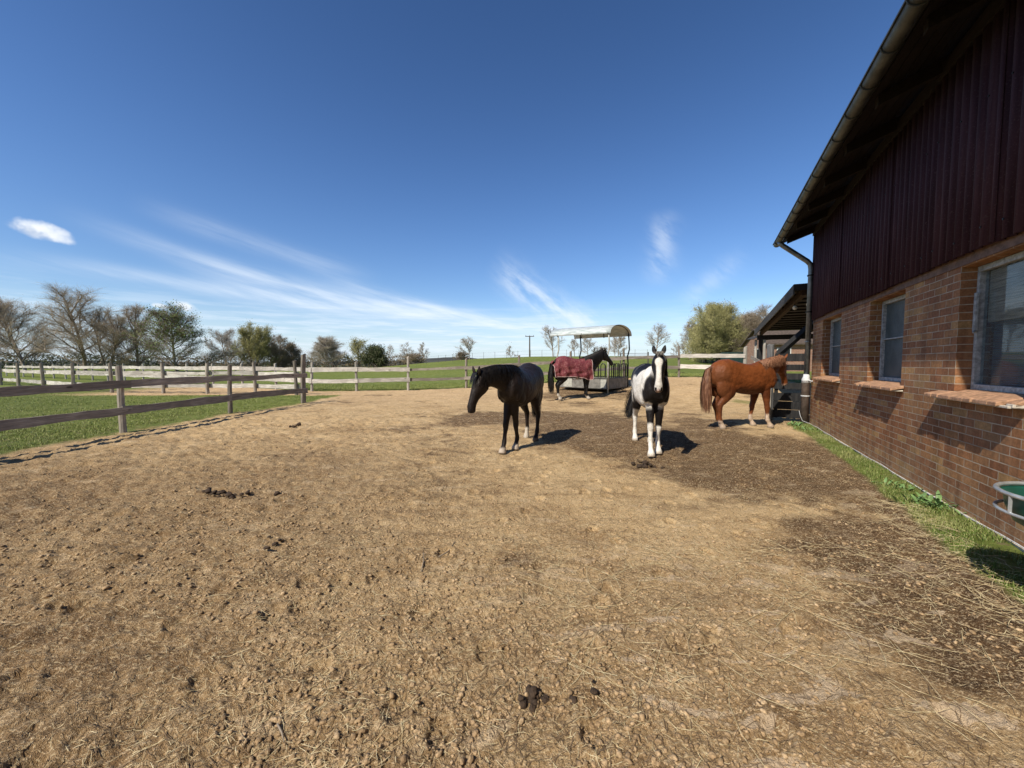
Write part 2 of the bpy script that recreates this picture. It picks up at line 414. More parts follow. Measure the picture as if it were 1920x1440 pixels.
# ------------------------------------------------------------------ barn
Q = 2.275; WD = math.atan2(.891, .454)
barn = thing('barn', 'brick barn with maroon corrugated upper wall and zinc gutter', 'barn', (.891*Q, -.454*Q, 0), WD)
T0, T1 = -4.0, 11.8
WIN = [(4.62, 5.62), (6.86, 8.08), (9.56, 10.92)]
ZS, ZL, ZC = 1.21, 2.475, 2.56
def wall_faces():
    m = MB(); ts = [T0] + [v for w in WIN for v in w] + [T1]
    zb = -.4
    m.quad((T0,0,zb),(T1,0,zb),(T1,0,ZS),(T0,0,ZS)); m.quad((T0,0,ZL),(T1,0,ZL),(T1,0,4.6),(T0,0,4.6))
    for k in range(0, len(ts), 2): m.quad((ts[k],0,ZS),(ts[k+1],0,ZS),(ts[k+1],0,ZL),(ts[k],0,ZL))
    d = -.24
    for a, b in WIN:
        m.quad((a,0,ZS),(a,d,ZS),(a,d,ZL),(a,0,ZL)); m.quad((b,0,ZS),(b,0,ZL),(b,d,ZL),(b,d,ZS))
        m.quad((a,0,ZS),(b,0,ZS),(b,d,ZS),(a,d,ZS)); m.quad((a,0,ZL),(a,d,ZL),(b,d,ZL),(b,0,ZL))
    m.quad((T1,0,zb),(T1,-9,zb),(T1,-9,4.6),(T1,0,4.6)); m.quad((T0,0,zb),(T0,0,4.6),(T0,-9,4.6),(T0,-9,zb))
    m.quad((T1,-9,zb),(T0,-9,zb),(T0,-9,4.6),(T1,-9,4.6))
    # gable triangles
    m.quad((T1,0,4.6),(T1,-9,4.6),(T1,-4.5,6.6)); m.quad((T0,0,4.6),(T0,-4.5,6.6),(T0,-9,4.6))
    return m
wall_faces().obj('wall', M['brick'], barn)
# flat plinth line
MB().box((T0,.003,-.3),(T1,.018,.035)).obj('plinth', M['chipped'], barn)
# cladding sheets
SW = 1.13; rs = random.Random(3)
t = T1 - .02; k = 0
while t > T0+.2:
    a = t - SW; n = 8*10
    yo = .045 + (.012 if k % 2 else 0); zb = ZC + rs.uniform(-.012,.012)
    Vv = []; xs = np.linspace(a-.03, t, n+1)
    for x in xs:
        ph = (x-a)/SW*8*2*PI
        y = yo + .021*math.tanh(2.2*math.cos(ph))
        Vv += [(x, y, zb), (x, y, 4.62)]
    fq = np.array([[2*i_, 2*i_+2, 2*i_+3, 2*i_+1] for i_ in range(n)])
    me = np_mesh('cladding_sheet', Vv, fq, True)
    o = add('cladding_sheet', me, M['clad'], barn)
    sm = o.modifiers.new('s', 'SOLIDIFY'); sm.thickness = .006
    for bx_ in (a+.141, a+.565, a+.989):
        for z in (zb+.16, zb+1.35):
            zz = z + rs.uniform(-.02,.02)
            MB().tube([(bx_, yo+.015, zz), (bx_, yo+.034, zz)], .009, 6).obj('bolt', M['bolt'], o)
    t = a; k += 1
# windows
for wi, (a, b) in enumerate(WIN):
    d = -.135 if wi == 0 else -.16; fw = .045
    m = MB()
    m.box((a+.004, d-.05, ZS+.03),(a+fw, d+.02, ZL-.004)); m.box((b-fw, d-.05, ZS+.03),(b-.004, d+.02, ZL-.004))
    m.box((a+fw, d-.05, ZL-.06),(b-fw, d+.018, ZL-.004)); m.box((a+fw, d-.05, ZS+.03),(b-fw, d+.018, ZS+.085))
    wn = m.obj('window', M['frame'], barn, bevel=.004)
    if wi > 0:
        MB().box((a+fw, d-.034, ZS+.085),(b-fw, d-.024, ZL-.06)).obj('pane', M['frost'], wn)
        mm = MB(); zc = ZS + .66
        mm.box((a+fw, d-.022, zc),(b-fw, d+.006, zc+.016)); mm.obj('glazing_bar', M['frame'], wn)
    else:
        MB().box((a+fw, d-.028, ZS+.085),(b-fw, d-.024, ZL-.06)).obj('pane', M['glass'], wn)
        mb_ = MB()
        for z in np.arange(ZS+.70, ZL-.07, .19): mb_.box((a+fw+.01, d-.075, z),(b-fw-.01, d-.052, min(z+.186, ZL-.065)))
        mb_.obj('inner_board', M['board'], wn)
        lv = MB()
        for z in np.arange(ZS+.09, ZS+.69, .022): lv.box((a+fw+.01, d-.11, z),(b-fw-.01, d-.098, z+.017))
        lv.obj('blind', M['louvre'], wn)
        hd = MB(); hd.box((b-fw-.020, d+.02, ZS+.62),(b-fw+.018, d+.045, ZS+1.0)); hd.tube([(b-fw, d+.04, ZS+.62),(b-fw-.03, d+.05, ZS+.60)], .011, 6)
        hd.obj('latch', M['frame'], wn, bevel=.003)
    MB().box((a+.01, d-.6, ZS+.02),(b-.01, d-.58, ZL)).obj('backing', M['void'], wn)
    # sill of sloping terracotta bricks
    sl = MB(); ch = MB(); s0, s1 = (a-.08, b+.24) if wi == 0 else (a-.12, b+.10)
    x = s0; i_ = 0; rs2 = random.Random(wi+5)
    while x < s1-.02:
        w = .118; e = min(x+w-.006, s1); pr = .135 + rs2.uniform(-.006,.008); z = rs2.uniform(-.002,.002)
        n = len(sl.v)
        if wi == 0 and i_ == 0 or (wi == 1 and i_ == 10): pr -= .05
        sl.v += [(x,-.10,ZS-.005+z),(e,-.10,ZS-.005+z),(e,pr,ZS-.066+z),(x,pr,ZS-.066+z),(x,-.10,ZS+.034+z),(e,-.10,ZS+.034+z),(e,pr,ZS-.030+z),(x,pr,ZS-.030+z)]
        if x < a or e > b:   # ears stay in front of the wall
            for q_ in (0,1,4,5):
                vx = sl.v[n+q_]; sl.v[n+q_] = (vx[0], .004, vx[2]-.028)
        sl.f += [[n+q_ for q_ in fq] for fq in ((0,3,2,1),(4,5,6,7),(0,1,5,4),(1,2,6,5),(2,3,7,6),(3,0,4,7))]
        x += w; i_ += 1
    so = sl.obj('sill', M['tile'], wn, bevel=.006)
    ch.box((s0+.02,.006,ZS-.072),(s1-.02,.118,ZS-.052))
    if wi == 0: ch.box((s0-.0,.01,ZS-.066),(s0+.08,.10,ZS-.036))
    ch.obj('mortar_bed', M['chipped'], so, bevel=.004)
# lintel band under the cladding
MB().box((T0,.004,ZL+.012),(T1,.012,ZC+.03)).obj('lintel_band', M['tile'] if False else simple('rendered_lintel', (.17,.10,.07), .85, 0, .3, 12, .3), barn)
# roof with overhang; slope 24 deg
EO = .69; EZ = 4.575; TG = 12.10; sl_ = math.tan(R(24))
def rz_(y): return EZ + (EO - y)*sl_
m = MB()
for (y0, y1) in ((EO, -4.5),):
    pass
n = len(m.v)
prof = [(EO+.04, rz_(EO+.04)), (-4.5, rz_(-4.5)), (-9.7, rz_(-4.5)-5.2*sl_)]
th = .09
ring = [(y, z+th) for y, z in prof] + [(y, z) for y, z in prof[::-1]]
for tt in (T0-.3, TG): m.v += [(tt, y, z) for y, z in ring]
K = len(ring)
for q_ in range(K): m.f.append([q_, (q_+1)%K, K+(q_+1)%K, K+q_])
m.f.append(list(range(K))[::-1]); m.f.append([K+q_ for q_ in range(K)])
roof = m.obj('roof', M['roof'], barn)
# soffit boards just below the roof sheet and rafter tails
m = MB()
for q_ in range(6):
    y0 = EO-.02 - q_*.13; y1 = y0-.122
    if y1 < -.05: break
    n = len(m.v); za, zb = rz_(y0)-.006, rz_(y1)-.006
    m.v += [(T0-.2,y0,za-.02),(TG-.03,y0,za-.02),(TG-.03,y1,zb-.02),(T0-.2,y1,zb-.02),(T0-.2,y0,za),(TG-.03,y0,za),(TG-.03,y1,zb),(T0-.2,y1,zb)]
    m.f += [[n+w for w in fq] for fq in ((0,3,2,1),(4,5,6,7),(0,1,5,4),(1,2,6,5),(2,3,7,6),(3,0,4,7))]
m.obj('soffit', M['soffit'], roof)
x = 11.68
while x > T0:
    m = MB(); n = len(m.v); y0, y1 = EO-.08, .03
    m.v += [(x-.05,y0,rz_(y0)-.15),(x+.05,y0,rz_(y0)-.15),(x+.05,y1,rz_(y1)-.20),(x-.05,y1,rz_(y1)-.20),(x-.05,y0,rz_(y0)-.03),(x+.05,y0,rz_(y0)-.03),(x+.05,y1,rz_(y1)-.03),(x-.05,y1,rz_(y1)-.03)]
    m.f += [[n+w for w in fq] for fq in ((0,3,2,1),(4,5,6,7),(0,1,5,4),(1,2,6,5),(2,3,7,6),(3,0,4,7))]
    m.obj('rafter', M['soffit'], roof, bevel=.004); x -= 1.13
MB().box((T0-.2, .04, EZ+.02),(11.80, .09, EZ+.17)).obj('wall_plate', M['soffit'], roof)
# gutter: half round
def gutter():
    m = MB(); r = .078; yc, zc = EO+.075, EZ+.01; n = 14; tt = np.linspace(T0-.3, TG+.05, 30)
    for x in tt:
        for q_ in range(n+1):
            an = PI + PI*q_/n; m.v.append((x, yc+r*math.cos(an), zc+r*math.sin(an)))
        m.v.append((x, yc+r+.012, zc+.006)); m.v.append((x, yc+r+.010, zc-.012))
    kk = n+3
    for i_ in range(len(tt)-1):
        for q_ in range(kk-1): m.f.append([i_*kk+q_, i_*kk+q_+1, (i_+1)*kk+q_+1, (i_+1)*kk+q_])
    e = (len(tt)-1)*kk; m.f.append([e+q_ for q_ in range(n+1)])
    g = m.obj('gutter', M['zinc_dark'], barn, smooth=True)
    md = g.modifiers.new('s','SOLIDIFY'); md.thickness = .004
    x = TG-.25
    while x > T0:
        b_ = MB(); pts = [(x, yc+(r+.006)*math.cos(PI+PI*q_/12), zc+(r+.006)*math.sin(PI+PI*q_/12)) for q_ in range(13)]
        b_.tube(pts, .009, 6); b_.obj('bracket', M['zinc_dark'], g); x -= .56*1.0
    return yc, zc
gy, gz = gutter()
DT = 11.70
dp = MB().tube([(DT,gy,gz-.04),(DT,gy-.02,gz-.11),(DT,gy-.08,gz-.17),(DT,.19,gz-.60),(DT,.13,gz-.68),(DT,.112,gz-.80),(DT,.112,1.22)], .056, 16).obj('downpipe', M['zinc'], barn, smooth=True)
MB().tube([(DT,.115,2.74),(DT,.115,2.77)], .070, 16).obj('clip', M['bolt'], dp)
MB().tube([(DT,.115,3.62),(DT,.115,3.65)], .070, 16).obj('clip', M['bolt'], dp)
MB().tube([(DT,.115,2.03),(DT,.115,2.05)], .067, 16).obj('seam', M['zinc'], dp)
lp = MB().tube([(DT,.125,-.1),(DT,.125,1.05),(DT,.125,1.08)], [.088,.085,.092], 16).obj('standpipe', M['brownpipe'], barn, smooth=True)
MB().tube([(DT,.125,1.03),(DT,.125,1.12),(DT,.12,1.17),(DT,.118,1.24)], [.092,.086,.070,.060], 14).obj('collar', M['whitewrap'], lp, smooth=True)
MB().tube([(DT,.125,.70),(DT,.125,.725)], .093, 14).obj('band', M['whitewrap'], lp)
wr = MB(); rr = random.Random(1)
for q_ in range(2):
    an = 3.4+q_*.5; z = 1.10-q_*.06
    wr.tube([(DT+.09*math.cos(an), .12+.09*math.sin(an), z),(DT+.13*math.cos(an+.5), .12+.13*math.sin(an+.5), z+rr.uniform(-.04,.06)),(DT+.15*math.cos(an+.9), .12+.14*math.sin(an+.9), z-.03)], [.02,.014,.005], 5)
wr.obj('rag', M['whitewrap'], lp)

# white cable along the wall foot
pts = []
for x in np.linspace(11.55, -1, 60):
    pts.append((x, .03+.006*math.sin(x*5), .045+.008*math.sin(x*1.9)+.004*math.sin(x*7.1)))
pts = [(DT-.02,.24,.34),(DT-.06,.22,.22),(DT-.1,.18,.10)] + pts
o = MB().tube(pts, .0045, 6).obj('cable', M['whitewrap'], None, loc=barn.location, rot=(0,0,WD)); tag(o, 'thin white cable running along the foot of the brick wall', 'cable')

def wl(t, y, z=0):   # barn local -> world
    return Vector((.891*Q + .454*t - .891*y, -.454*Q + .891*t + .454*y, z))

# ------------------------------------------------------------------ green trough on the wall
M['green'] = simple('dark_green_plastic', (.008,.085,.060), .35, 0, .2, 8, .02)
M['galv'] = simple('galvanised_tube', (.50,.52,.52), .4, .5, .2, 12, .05)
TRT, TRY, TRZ, TRR = 3.44, .37, .56, .33
tr = thing('feed_trough', 'round green plastic trough in a galvanised ring frame hung on the brick wall', 'trough', wl(3.40, .345, .135), WD)
m = MB(); seg = 48; prof = [(.02,.30),(.20,.31),(.27,.36),(.305,.46),(.318,.555),(.335,.575),(.335,.565),(.300,.550),(.285,.46),(.25,.38),(.18,.335),(.0,.33)]
prof = [(r_*.91, .36+(z_-.30)*.79) for r_, z_ in prof]
for r_, z_ in prof:
    for k in range(seg): m.v.append((r_*math.cos(2*PI*k/seg)*1.0, r_*math.sin(2*PI*k/seg), z_))
for i_ in range(len(prof)-1):
    for k in range(seg): m.f.append([i_*seg+k, i_*seg+(k+1)%seg, (i_+1)*seg+(k+1)%seg, (i_+1)*seg+k])
m.obj('bowl', M['green'], tr, smooth=True)
def ringpts(r_, z_, n=48): return [(r_*math.cos(2*PI*k/n), r_*math.sin(2*PI*k/n), z_) for k in range(n+1)]
MB().tube(ringpts(.315,.588), .013, 8, False).obj('rim_ring', M['galv'], tr, smooth=True)
MB().tube(ringpts(.315,.475), .010, 8, False).obj('lower_ring', M['galv'], tr, smooth=True)
for an in (100, 160, 220, 280, 340, 30):
    c_, s_ = math.cos(R(an)), math.sin(R(an))
    MB().tube([(.315*c_,.315*s_,.588),(.315*c_,.315*s_,.475)], .009, 6).obj('strut', M['galv'], tr)
for sx_ in (-.2,.2): MB().tube([(sx_,-.28,.588),(sx_,-.372,.588),(sx_,-.368,.66)], .012, 6).obj('hook', M['galv'], tr)

# ------------------------------------------------------------------ fences
def orient(o, p0, p1, up=(0,0,1)):
    d = (Vector(p1)-Vector(p0)).normalized(); y = Vector(up).cross(d).normalized(); z = d.cross(y)
    o.rotation_euler = Matrix((d, y, z)).transposed().to_euler()
def post_mesh(h, w, seed, rnd=False, lean=.02, top='flat'):
    r_ = random.Random(seed); m = MB(); n = 7; seg = 10 if rnd else 8
    zs = [-.25] + list(np.linspace(.0, h, n))
    bx0, by0 = r_.uniform(-lean,lean), r_.uniform(-lean,lean)
    ph = [r_.uniform(.86,1.1) for _ in range(seg)]
    for i_, z in enumerate(zs):
        f = z/h; cx = bx0*f*f*2 + r_.uniform(-.006,.006); cy = by0*f*f*2
        for k in range(seg):
            an = 2*PI*(k+.5)/seg; c_, s_ = math.cos(an), math.sin(an)
            if rnd: rr_ = w*.5*ph[k]
            else: rr_ = w*.5/max(abs(c_), abs(s_))*(.93+.07*ph[k])
            zz = z + (r_.uniform(-.03,.03)+ (.03*c_) if i_ == n else 0)
            m.v.append((cx+c_*rr_*(1-.10*f), cy+s_*rr_*(1-.10*f), zz))
    for i_ in range(n):
        for k in range(seg): m.f.append([i_*seg+k, i_*seg+(k+1)%seg, (i_+1)*seg+(k+1)%seg, (i_+1)*seg+k])
    m.f.append([n*seg+k for k in range(seg)])
    return m.mesh('post')
def rail_mesh(L, hgt, thk, seed, rough=.017):
    r_ = random.Random(seed); m = MB(); n = max(6, int(L/.22))
    xs = np.linspace(0, L, n+1); top = 0; bot = 0; sg = r_.uniform(-.02,.012)
    for i_, x in enumerate(xs):
        top += r_.uniform(-rough,rough); bot += r_.uniform(-rough,rough); top *= .75; bot *= .75
        c = sg*math.sin(PI*x/L)
        a = hgt/2 + top; b = -hgt/2 + bot; tk = thk/2
        m.v += [(x,-tk,b+c),(x,tk,b+c),(x,tk,a+c),(x,-tk,a+c)]
    for i_ in range(n):
        for k in range(4): m.f.append([i_*4+k, (i_+1)*4+k, (i_+1)*4+(k+1)%4, i_*4+(k+1)%4])
    m.f.append([3,2,1,0]); m.f.append([n*4+k for k in range(4)])
    return m.mesh('rail')
def fence(label, posts, rails, off, mat_r, mat_p, group=None, hgt=.15, pw=.13, rnd=True, seed=0, name='wooden_fence', joints=2, thk=.035, skipposts=()):
    """posts: (x,y,h[,w]) ; rails: heights above ground ; off: signed side offset of the rails"""
    x0, y0 = posts[0][:2]; root = thing(name, label, 'fence', (x0, y0, bz(x0,y0)), 0, group)
    B = root.location
    zs = []
    for i_, p in enumerate(posts):
        z = bz(p[0], p[1]); zs.append(z)
        if i_ in skipposts: continue
        w = p[3] if len(p) > 3 else pw
        o = add('post', post_mesh(p[2], w, seed*100+i_, rnd), mat_p, root, (p[0]-B.x, p[1]-B.y, z-B.z), (0,0,random.uniform(0,.4)))
    for ri, rh in enumerate(rails):
        for i_ in range(len(posts)-1):
            a = Vector((posts[i_][0], posts[i_][1], zs[i_]+rh)); b = Vector((posts[i_+1][0], posts[i_+1][1], zs[i_+1]+rh))
            d = (b-a).normalized(); sd = Vector((-d.y, d.x, 0)).normalized()*off
            jit = .012*(i_ % 2)
            rj = random.Random(seed*31+ri*7+i_); a.z += rj.uniform(-.02,.02); b.z += rj.uniform(-.02,.02)
            ex = .10 if joints else .03
            p0 = a+sd*(1+jit/abs(off))-d*ex - B; p1 = b+sd*(1+jit/abs(off))+d*ex - B
            h_ = hgt*rj.uniform(.9,1.1)
            o = add('rail', rail_mesh((p1-p0).length, h_, thk, seed*77+ri*13+i_), mat_r, root, p0); orient(o, p0, p1)
    return root
# A: nearest fence on the left, rails towards the paddock
pa = [(-8.45,2.0,1.45),(-8.45,5.1,1.45),(-8.46,8.3,1.45),(-8.47,11.5,1.46),(-7.85,14.4,1.82,.19)]
fence('two-rail weathered wooden fence between dirt paddock and grass, nearest on left', pa, (.50,1.06), -.10, M['rail_brown'], M['post'], hgt=.175, seed=1)
# B: round-post fence behind the grass
pb = [(-12.3,18.4,1.5),(-14.6,18.4,1.48),(-16.8,18.5,1.46),(-19.6,18.8,1.46)]
pb = [(-9.9,17.6,1.58)] + pb + [(-22.4,19.6,1.46),(-26.0,21.3,1.46),(-30.2,23.5,1.45),(-34.6,26.0,1.45),(-40,28.9,1.45),(-46,32,1.45)]
fence('round-post wooden fence with bleached boards at back of left grass paddock', pb, (.38,.98), -.10, M['rail_white'], M['post'], hgt=.18, seed=2, pw=.15)
# C: pale fence at far edge of paddock, running off far left
pc = []
for x, h_ in ((-5.5,1.78),(-8.05,1.5),(-10.3,1.5)): pc.append((x, float(fence_c_y(np.array(x))), h_, .13))
x = -13.0
while x > -62: pc.append((x, float(fence_c_y(np.array(x))), 1.42, .12)); x -= 2.9
fence('long pale two-rail fence with square posts running to far left', pc, (.55,1.13), .08, M['rail_white'], M['post_white'], hgt=.21, seed=3, rnd=False)
# D: grey fence behind the horses and feeder
pd = [(-5.42,20.55,1.2),(-2.45,20.6,1.62),(.35,20.6,1.6),(3.15,20.6,1.6),(6.0,20.65,1.62),(8.95,20.6,1.66)]
fence('dark grey split-rail fence behind the black horse and hay feeder', pd, (.55,1.10), -.09, M['rail'], M['post'], hgt=.15, seed=4, skipposts=(0,))
pe = [(9.0,20.45,.1),(11.25,18.6,1.62,.16)]
fence('bright white-washed fence boards between far fence and square end post', pe, (.58,1.15), -.10, M['rail_white'], M['post_white'], hgt=.20, seed=5, rnd=False, joints=0, skipposts=(0,))
pf = [(11.25,18.3,.1),(9.9,15.2,1.35),(8.9,13.3,1.3)]
fence('grey side fence leading from square end post towards the canopy', pf, (.6,1.12), .09, M['rail'], M['post'], hgt=.17, seed=6, joints=0, skipposts=(0,))
# slip rail across the far left lane
pg = [(-9.75,17.75,.1),(-8.0,14.55,.1)]

# ------------------------------------------------------------------ canopy, gate and things beyond the barn
can = thing('open_shelter', 'dark open shelter roof on posts beyond the barn corner', 'shelter', wl(12.2, 0, 0), WD)
# local: x along wall beyond, y outward(+ = towards left); high near edge, low far edge
CY1, CY0, CL = .34, -4.5, 9.2; ZH, ZLo = 3.47, 3.02
def cz(x): return ZH + (ZLo-ZH)*x/CL
m = MB(); m.v += [(0,CY0,ZH),(0,CY1,ZH),(CL,CY1,ZLo),(CL,CY0,ZLo),(0,CY0,ZH+.05),(0,CY1,ZH+.05),(CL,CY1,ZLo+.05),(CL,CY0,ZLo+.05)]
m.f += [(0,1,2,3),(4,7,6,5),(0,4,5,1),(1,5,6,2),(2,6,7,3),(3,7,4,0)]
rf = m.obj('roof_sheet', M['roof'], can)
def sloped(x0,x1,y0,y1,dz0,dz1):
    m = MB(); m.v += [(x0,y0,cz(x0)+dz0),(x1,y0,cz(x1)+dz0),(x1,y1,cz(x1)+dz0),(x0,y1,cz(x0)+dz0),(x0,y0,cz(x0)+dz1),(x1,y0,cz(x1)+dz1),(x1,y1,cz(x1)+dz1),(x0,y1,cz(x0)+dz1)]
    m.f += [list(f_) for f_ in ((0,3,2,1),(4,5,6,7),(0,1,5,4),(1,2,6,5),(2,3,7,6),(3,0,4,7))]; return m
sloped(-.02,CL+.02,CY1+.003,CY1+.035,-.20,.055).obj('bargeboard', wood('grey_bargeboard', ((.07,.07,.07),(.11,.11,.11),(.16,.155,.15)), 0), can)
sloped(-.05,-.022,CY0,CY1+.03,-.10,.06).obj('fascia', M['darkwood'], can)
for x in np.arange(.35, CL-.2, .62): sloped(x,x+.09,CY0,CY1-.01,-.045,-.004).obj('batten', M['soffit'], can)
for y in (.12, -1.6): sloped(.1,CL-.1,y-.06,y+.06,-.20,-.048).obj('rafter', M['brownwood'], can)
MB().box((CL-.4,CY0,ZLo-.42),(CL-.26,CY1-.05,ZLo-.21)).obj('beam', M['darkwood'], can)
MB().box((CL-.38,.06,-.2),(CL-.24,.22,ZLo-.42)).obj('post', M['darkwood_z'], can)
MB().box((CL-.38,-3.0,-.2),(CL-.24,-2.84,ZLo-.42)).obj('post', M['darkwood_z'], can)
# posts by the gate
MB().box((.30,.62-.6,-.2),(.46,.78-.6,ZH-.22)).obj('post', M['darkwood_z'], can) if False else None
br = MB().tube([(.6,.55,1.78),(.6,-.35,2.75)], .09, 4); br.obj('brace', M['darkwood'], can)
# flood lamps
M['lampwhite'] = simple('white_lamp_housing', (.75,.75,.73), .5, 0, .1, 10, 0)
for (x, y, lab) in ((1.3,.12,'small white floodlight under the shelter roof, upper one'),(.9,-.12,'small white floodlight under the shelter roof, lower one')):
    z = cz(x)-.2; w = can.matrix_basis if False else None
    p = wl(12.2+x, y, z)
    r_ = thing('floodlight', lab, 'lamp', p, WD, 'floodlights under the shelter roof')
    MB().tube([(0,0,0),(0,0,-.05)], .012, 6).obj('bracket', M['bolt'], r_)
    MB().tube([(.05,0,-.07),(-.02,0,-.11),(-.06,0,-.13)], [.03,.055,.06], 10).obj('lamp_head', M['lampwhite'], r_, smooth=True)
# gate
gt = thing('stall_gate', 'dark plank gate with gaps between upper boards beside the downpipe', 'gate', wl(12.15, 0, 0), WD)
# runs outwards from the wall corner (local y)
for (z0, z1) in ((.10,.30),(.31,.52),(.53,.74),(.84,1.00),(1.09,1.25),(1.33,1.48),(1.56,1.76)):
    m = MB().box((-.02,-.02,z0),(.02,.72,z1)); o = m.obj('board', M['darkwood_z'], gt, bevel=.004)
MB().box((.022,.62,.08),(.08,.70,1.8)).obj('stile', M['darkwood_z'], gt); MB().box((.022,.0,.08),(.08,.08,1.8)).obj('stile', M['darkwood_z'], gt)
gp = thing('gate_post', 'stout grey timber post carrying the dark plank gate', 'post', wl(12.2, .80, 0), WD)
add('shaft', post_mesh(2.0, .17, 55, False, .01), wood('grey_post', ((.08,.08,.08),(.14,.14,.145),(.20,.20,.20)), 2), gp)
MB().tube([(-.12,.02,-.1),(-.12,.03,.45),(-.115,.02,.82)], [.06,.052,.045], 8).obj('stump', M['post_white'], gp)

# brick house behind
def b_brick2(t, p):
    b = t.n('ShaderNodeTexBrick'); sx = t.n('ShaderNodeSeparateXYZ'); t.L(t.co, sx.inputs[0])
    cx = t.n('ShaderNodeCombineXYZ'); t.L(t.math('ADD', sx.outputs[0], sx.outputs[1]), cx.inputs[0]); t.L(sx.outputs[2], cx.inputs[1])
    t.L(cx.outputs[0], b.inputs['Vector']); b.inputs['Scale'].default_value = 1; b.inputs['Brick Width'].default_value = .25; b.inputs['Row Height'].default_value = .083
    b.inputs['Mortar Size'].default_value = .008; b.inputs['Color1'].default_value = (.26,.11,.07,1); b.inputs['Color2'].default_value = (.36,.19,.12,1); b.inputs['Mortar'].default_value = (.4,.35,.3,1)
    t.L(b.outputs['Color'], p.inputs['Base Color'])
M['brick2'] = material('red_brick', b_brick2)
hx, hy = 20.9, 29.5; hz = bz(hx, hy)
hs = thing('brick_house', 'small red brick house with tiled roof seen beneath the shelter', 'house', (hx, hy, hz-.3), R(-8))
m = MB(); m.box((-1.2,0,0),(6,4,2.5)); m.f.append([len(m.v)+i_ for i_ in range(3)]); m.v += [(-1.2,0,2.5),(-1.2,4,2.5),(-1.2,2,3.6)]
m.obj('wall', M['brick2'], hs)
m = MB(); 
for s_ in (0,1):
    n = len(m.v); ya, yb = (-.3, 2.0) if s_ == 0 else (4.3, 2.0)
    m.v += [(-1.45,ya,2.42),(6.3,ya,2.42),(6.3,yb,3.75),(-1.45,yb,3.75),(-1.45,ya,2.33),(6.3,ya,2.33),(6.3,yb,3.64),(-1.45,yb,3.64)]
    m.f += [[n+w for w in f_] for f_ in ((0,1,2,3),(7,6,5,4),(0,4,5,1),(1,5,6,2),(2,6,7,3),(3,7,4,0))]
m.obj('roof', simple('clay_tiles', (.10,.075,.06), .8, 0, .3, 6, .4), hs)
w_ = MB().box((-.6,-.03,1.1),(.4,-.002,2.1)).obj('window', M['lampwhite'], hs); MB().box((-.52,-.045,1.18),(.32,-.032,2.02)).obj('pane', M['void'], w_)
w_ = MB().box((-1.24,1.4,1.1),(-1.203,2.2,2.1)).obj('window', M['lampwhite'], hs); MB().box((-1.26,1.46,1.16),(-1.242,2.14,2.04)).obj('pane', M['void'], w_)
# small roofed nest box stand
nb = thing('roofed_rack', 'small tin-roofed stand on two pale posts beyond white fence', 'stand', (12.6, 19.6, bz(12.6,19.6)))
for x in (-.22,.22): MB().tube([(x,0,-.1),(x,0,1.95)], .06, 7).obj('leg', M['post_white'], nb)
m = MB(); n = 9; 
for i_ in range(n+1):
    an = PI*(.15+.7*i_/n); m.v += [(-.55*math.cos(an), -.3, 1.80+.32*math.sin(an)),(-.55*math.cos(an), .3, 1.80+.32*math.sin(an))]
for i_ in range(n): m.f.append([2*i_,2*i_+1,2*i_+3,2*i_+2])
o = m.obj('roof', M['roof'], nb); md = o.modifiers.new('s','SOLIDIFY'); md.thickness = .03
# dark green skip beyond fence
gb = thing('green_container', 'dark green open container standing behind the white fence boards', 'container', (13.75, 24.0, bz(13.75,24)-.1))
M['green2'] = simple('faded_green_metal', (.020,.050,.045), .6, 0, .3, 5, .1)
m = MB(); m.box((-.55,-.4,.55),(.55,.4,.60)); m.box((-.55,-.4,.60),(-.51,.4,1.52)); m.box((.51,-.4,.60),(.55,.4,1.52)); m.box((-.51,-.4,.60),(.51,-.36,1.52)); m.box((-.51,.36,.60),(.51,.4,1.52))
m.obj('body', M['green2'], gb)
for i_ in range(4):
    MB().box((-.45+i_*.28,-.425,.62),(-.41+i_*.28,-.402,1.5)).obj('rib', M['green2'], gb)
for x in (-.45,.45):
    for y in (-.3,.3): MB().tube([(x,y,-.1),(x,y,.55)], .04, 6).obj('leg', M['bolt'], gb)

# ------------------------------------------------------------------ hay feeder
M['feedsteel'] = simple('grimy_galvanised_steel', (.14,.14,.135), .55, .4, .35, 10, .1)
M['feedpale'] = simple('worn_zinc_corner', (.50,.50,.44), .5, .2, .2, 10, .1)
M['feedpanel'] = simple('grey_feeder_panel', (.21,.20,.18), .65, .1, .3, 5, .15)
M['darksteel'] = simple('dark_steel_tube', (.03,.032,.035), .45, .5, .2, 9, .05)
def b_sheet(t, p):
    n = t.noise(t.mapping(t.co, (3,20,20)), 1, 4, .6)
    t.L(t.mix(t.rng(n,.35,.65), (.40,.46,.46), (.66,.72,.73)), p.inputs['Base Color']); p.inputs['Roughness'].default_value = .35
M['sheet'] = material('pale_green_roof_sheet', b_sheet)
a_ = R(40); FR = Vector((3.97,15.9,0)); FRz = bz(4.2,17.0)
L_, W_ = 2.47, 2.0
# local x: from FR towards FL ; local y: towards back
fd = thing('hay_feeder', 'arched-roof steel hay feeder with tombstone bars behind the rugged horse', 'hay feeder', (FR.x, FR.y, bz(3.97,15.9)), 0)
fd.rotation_euler = (0,0,PI-a_)      # local x -> (-cos a, sin a); local y -> (-sin a, -cos a) = towards the front
# so back is local -y
def corner(x, y, low):
    pts = [(x,y,-.02),(x,y,1.25),(x+(.03 if low else .0),y,1.6),(x-.05,y,1.9),(x-.03,y,2.25),(x,y,2.58)]
    return pts
for (x, y, mt) in ((0,0,'feedpale'),(L_,0,'feedpale'),(0,-W_,'darksteel'),(L_,-W_,'darksteel')):
    MB().tube(corner(x,y,True), .032, 8).obj('corner_post', M[mt], fd, smooth=True)
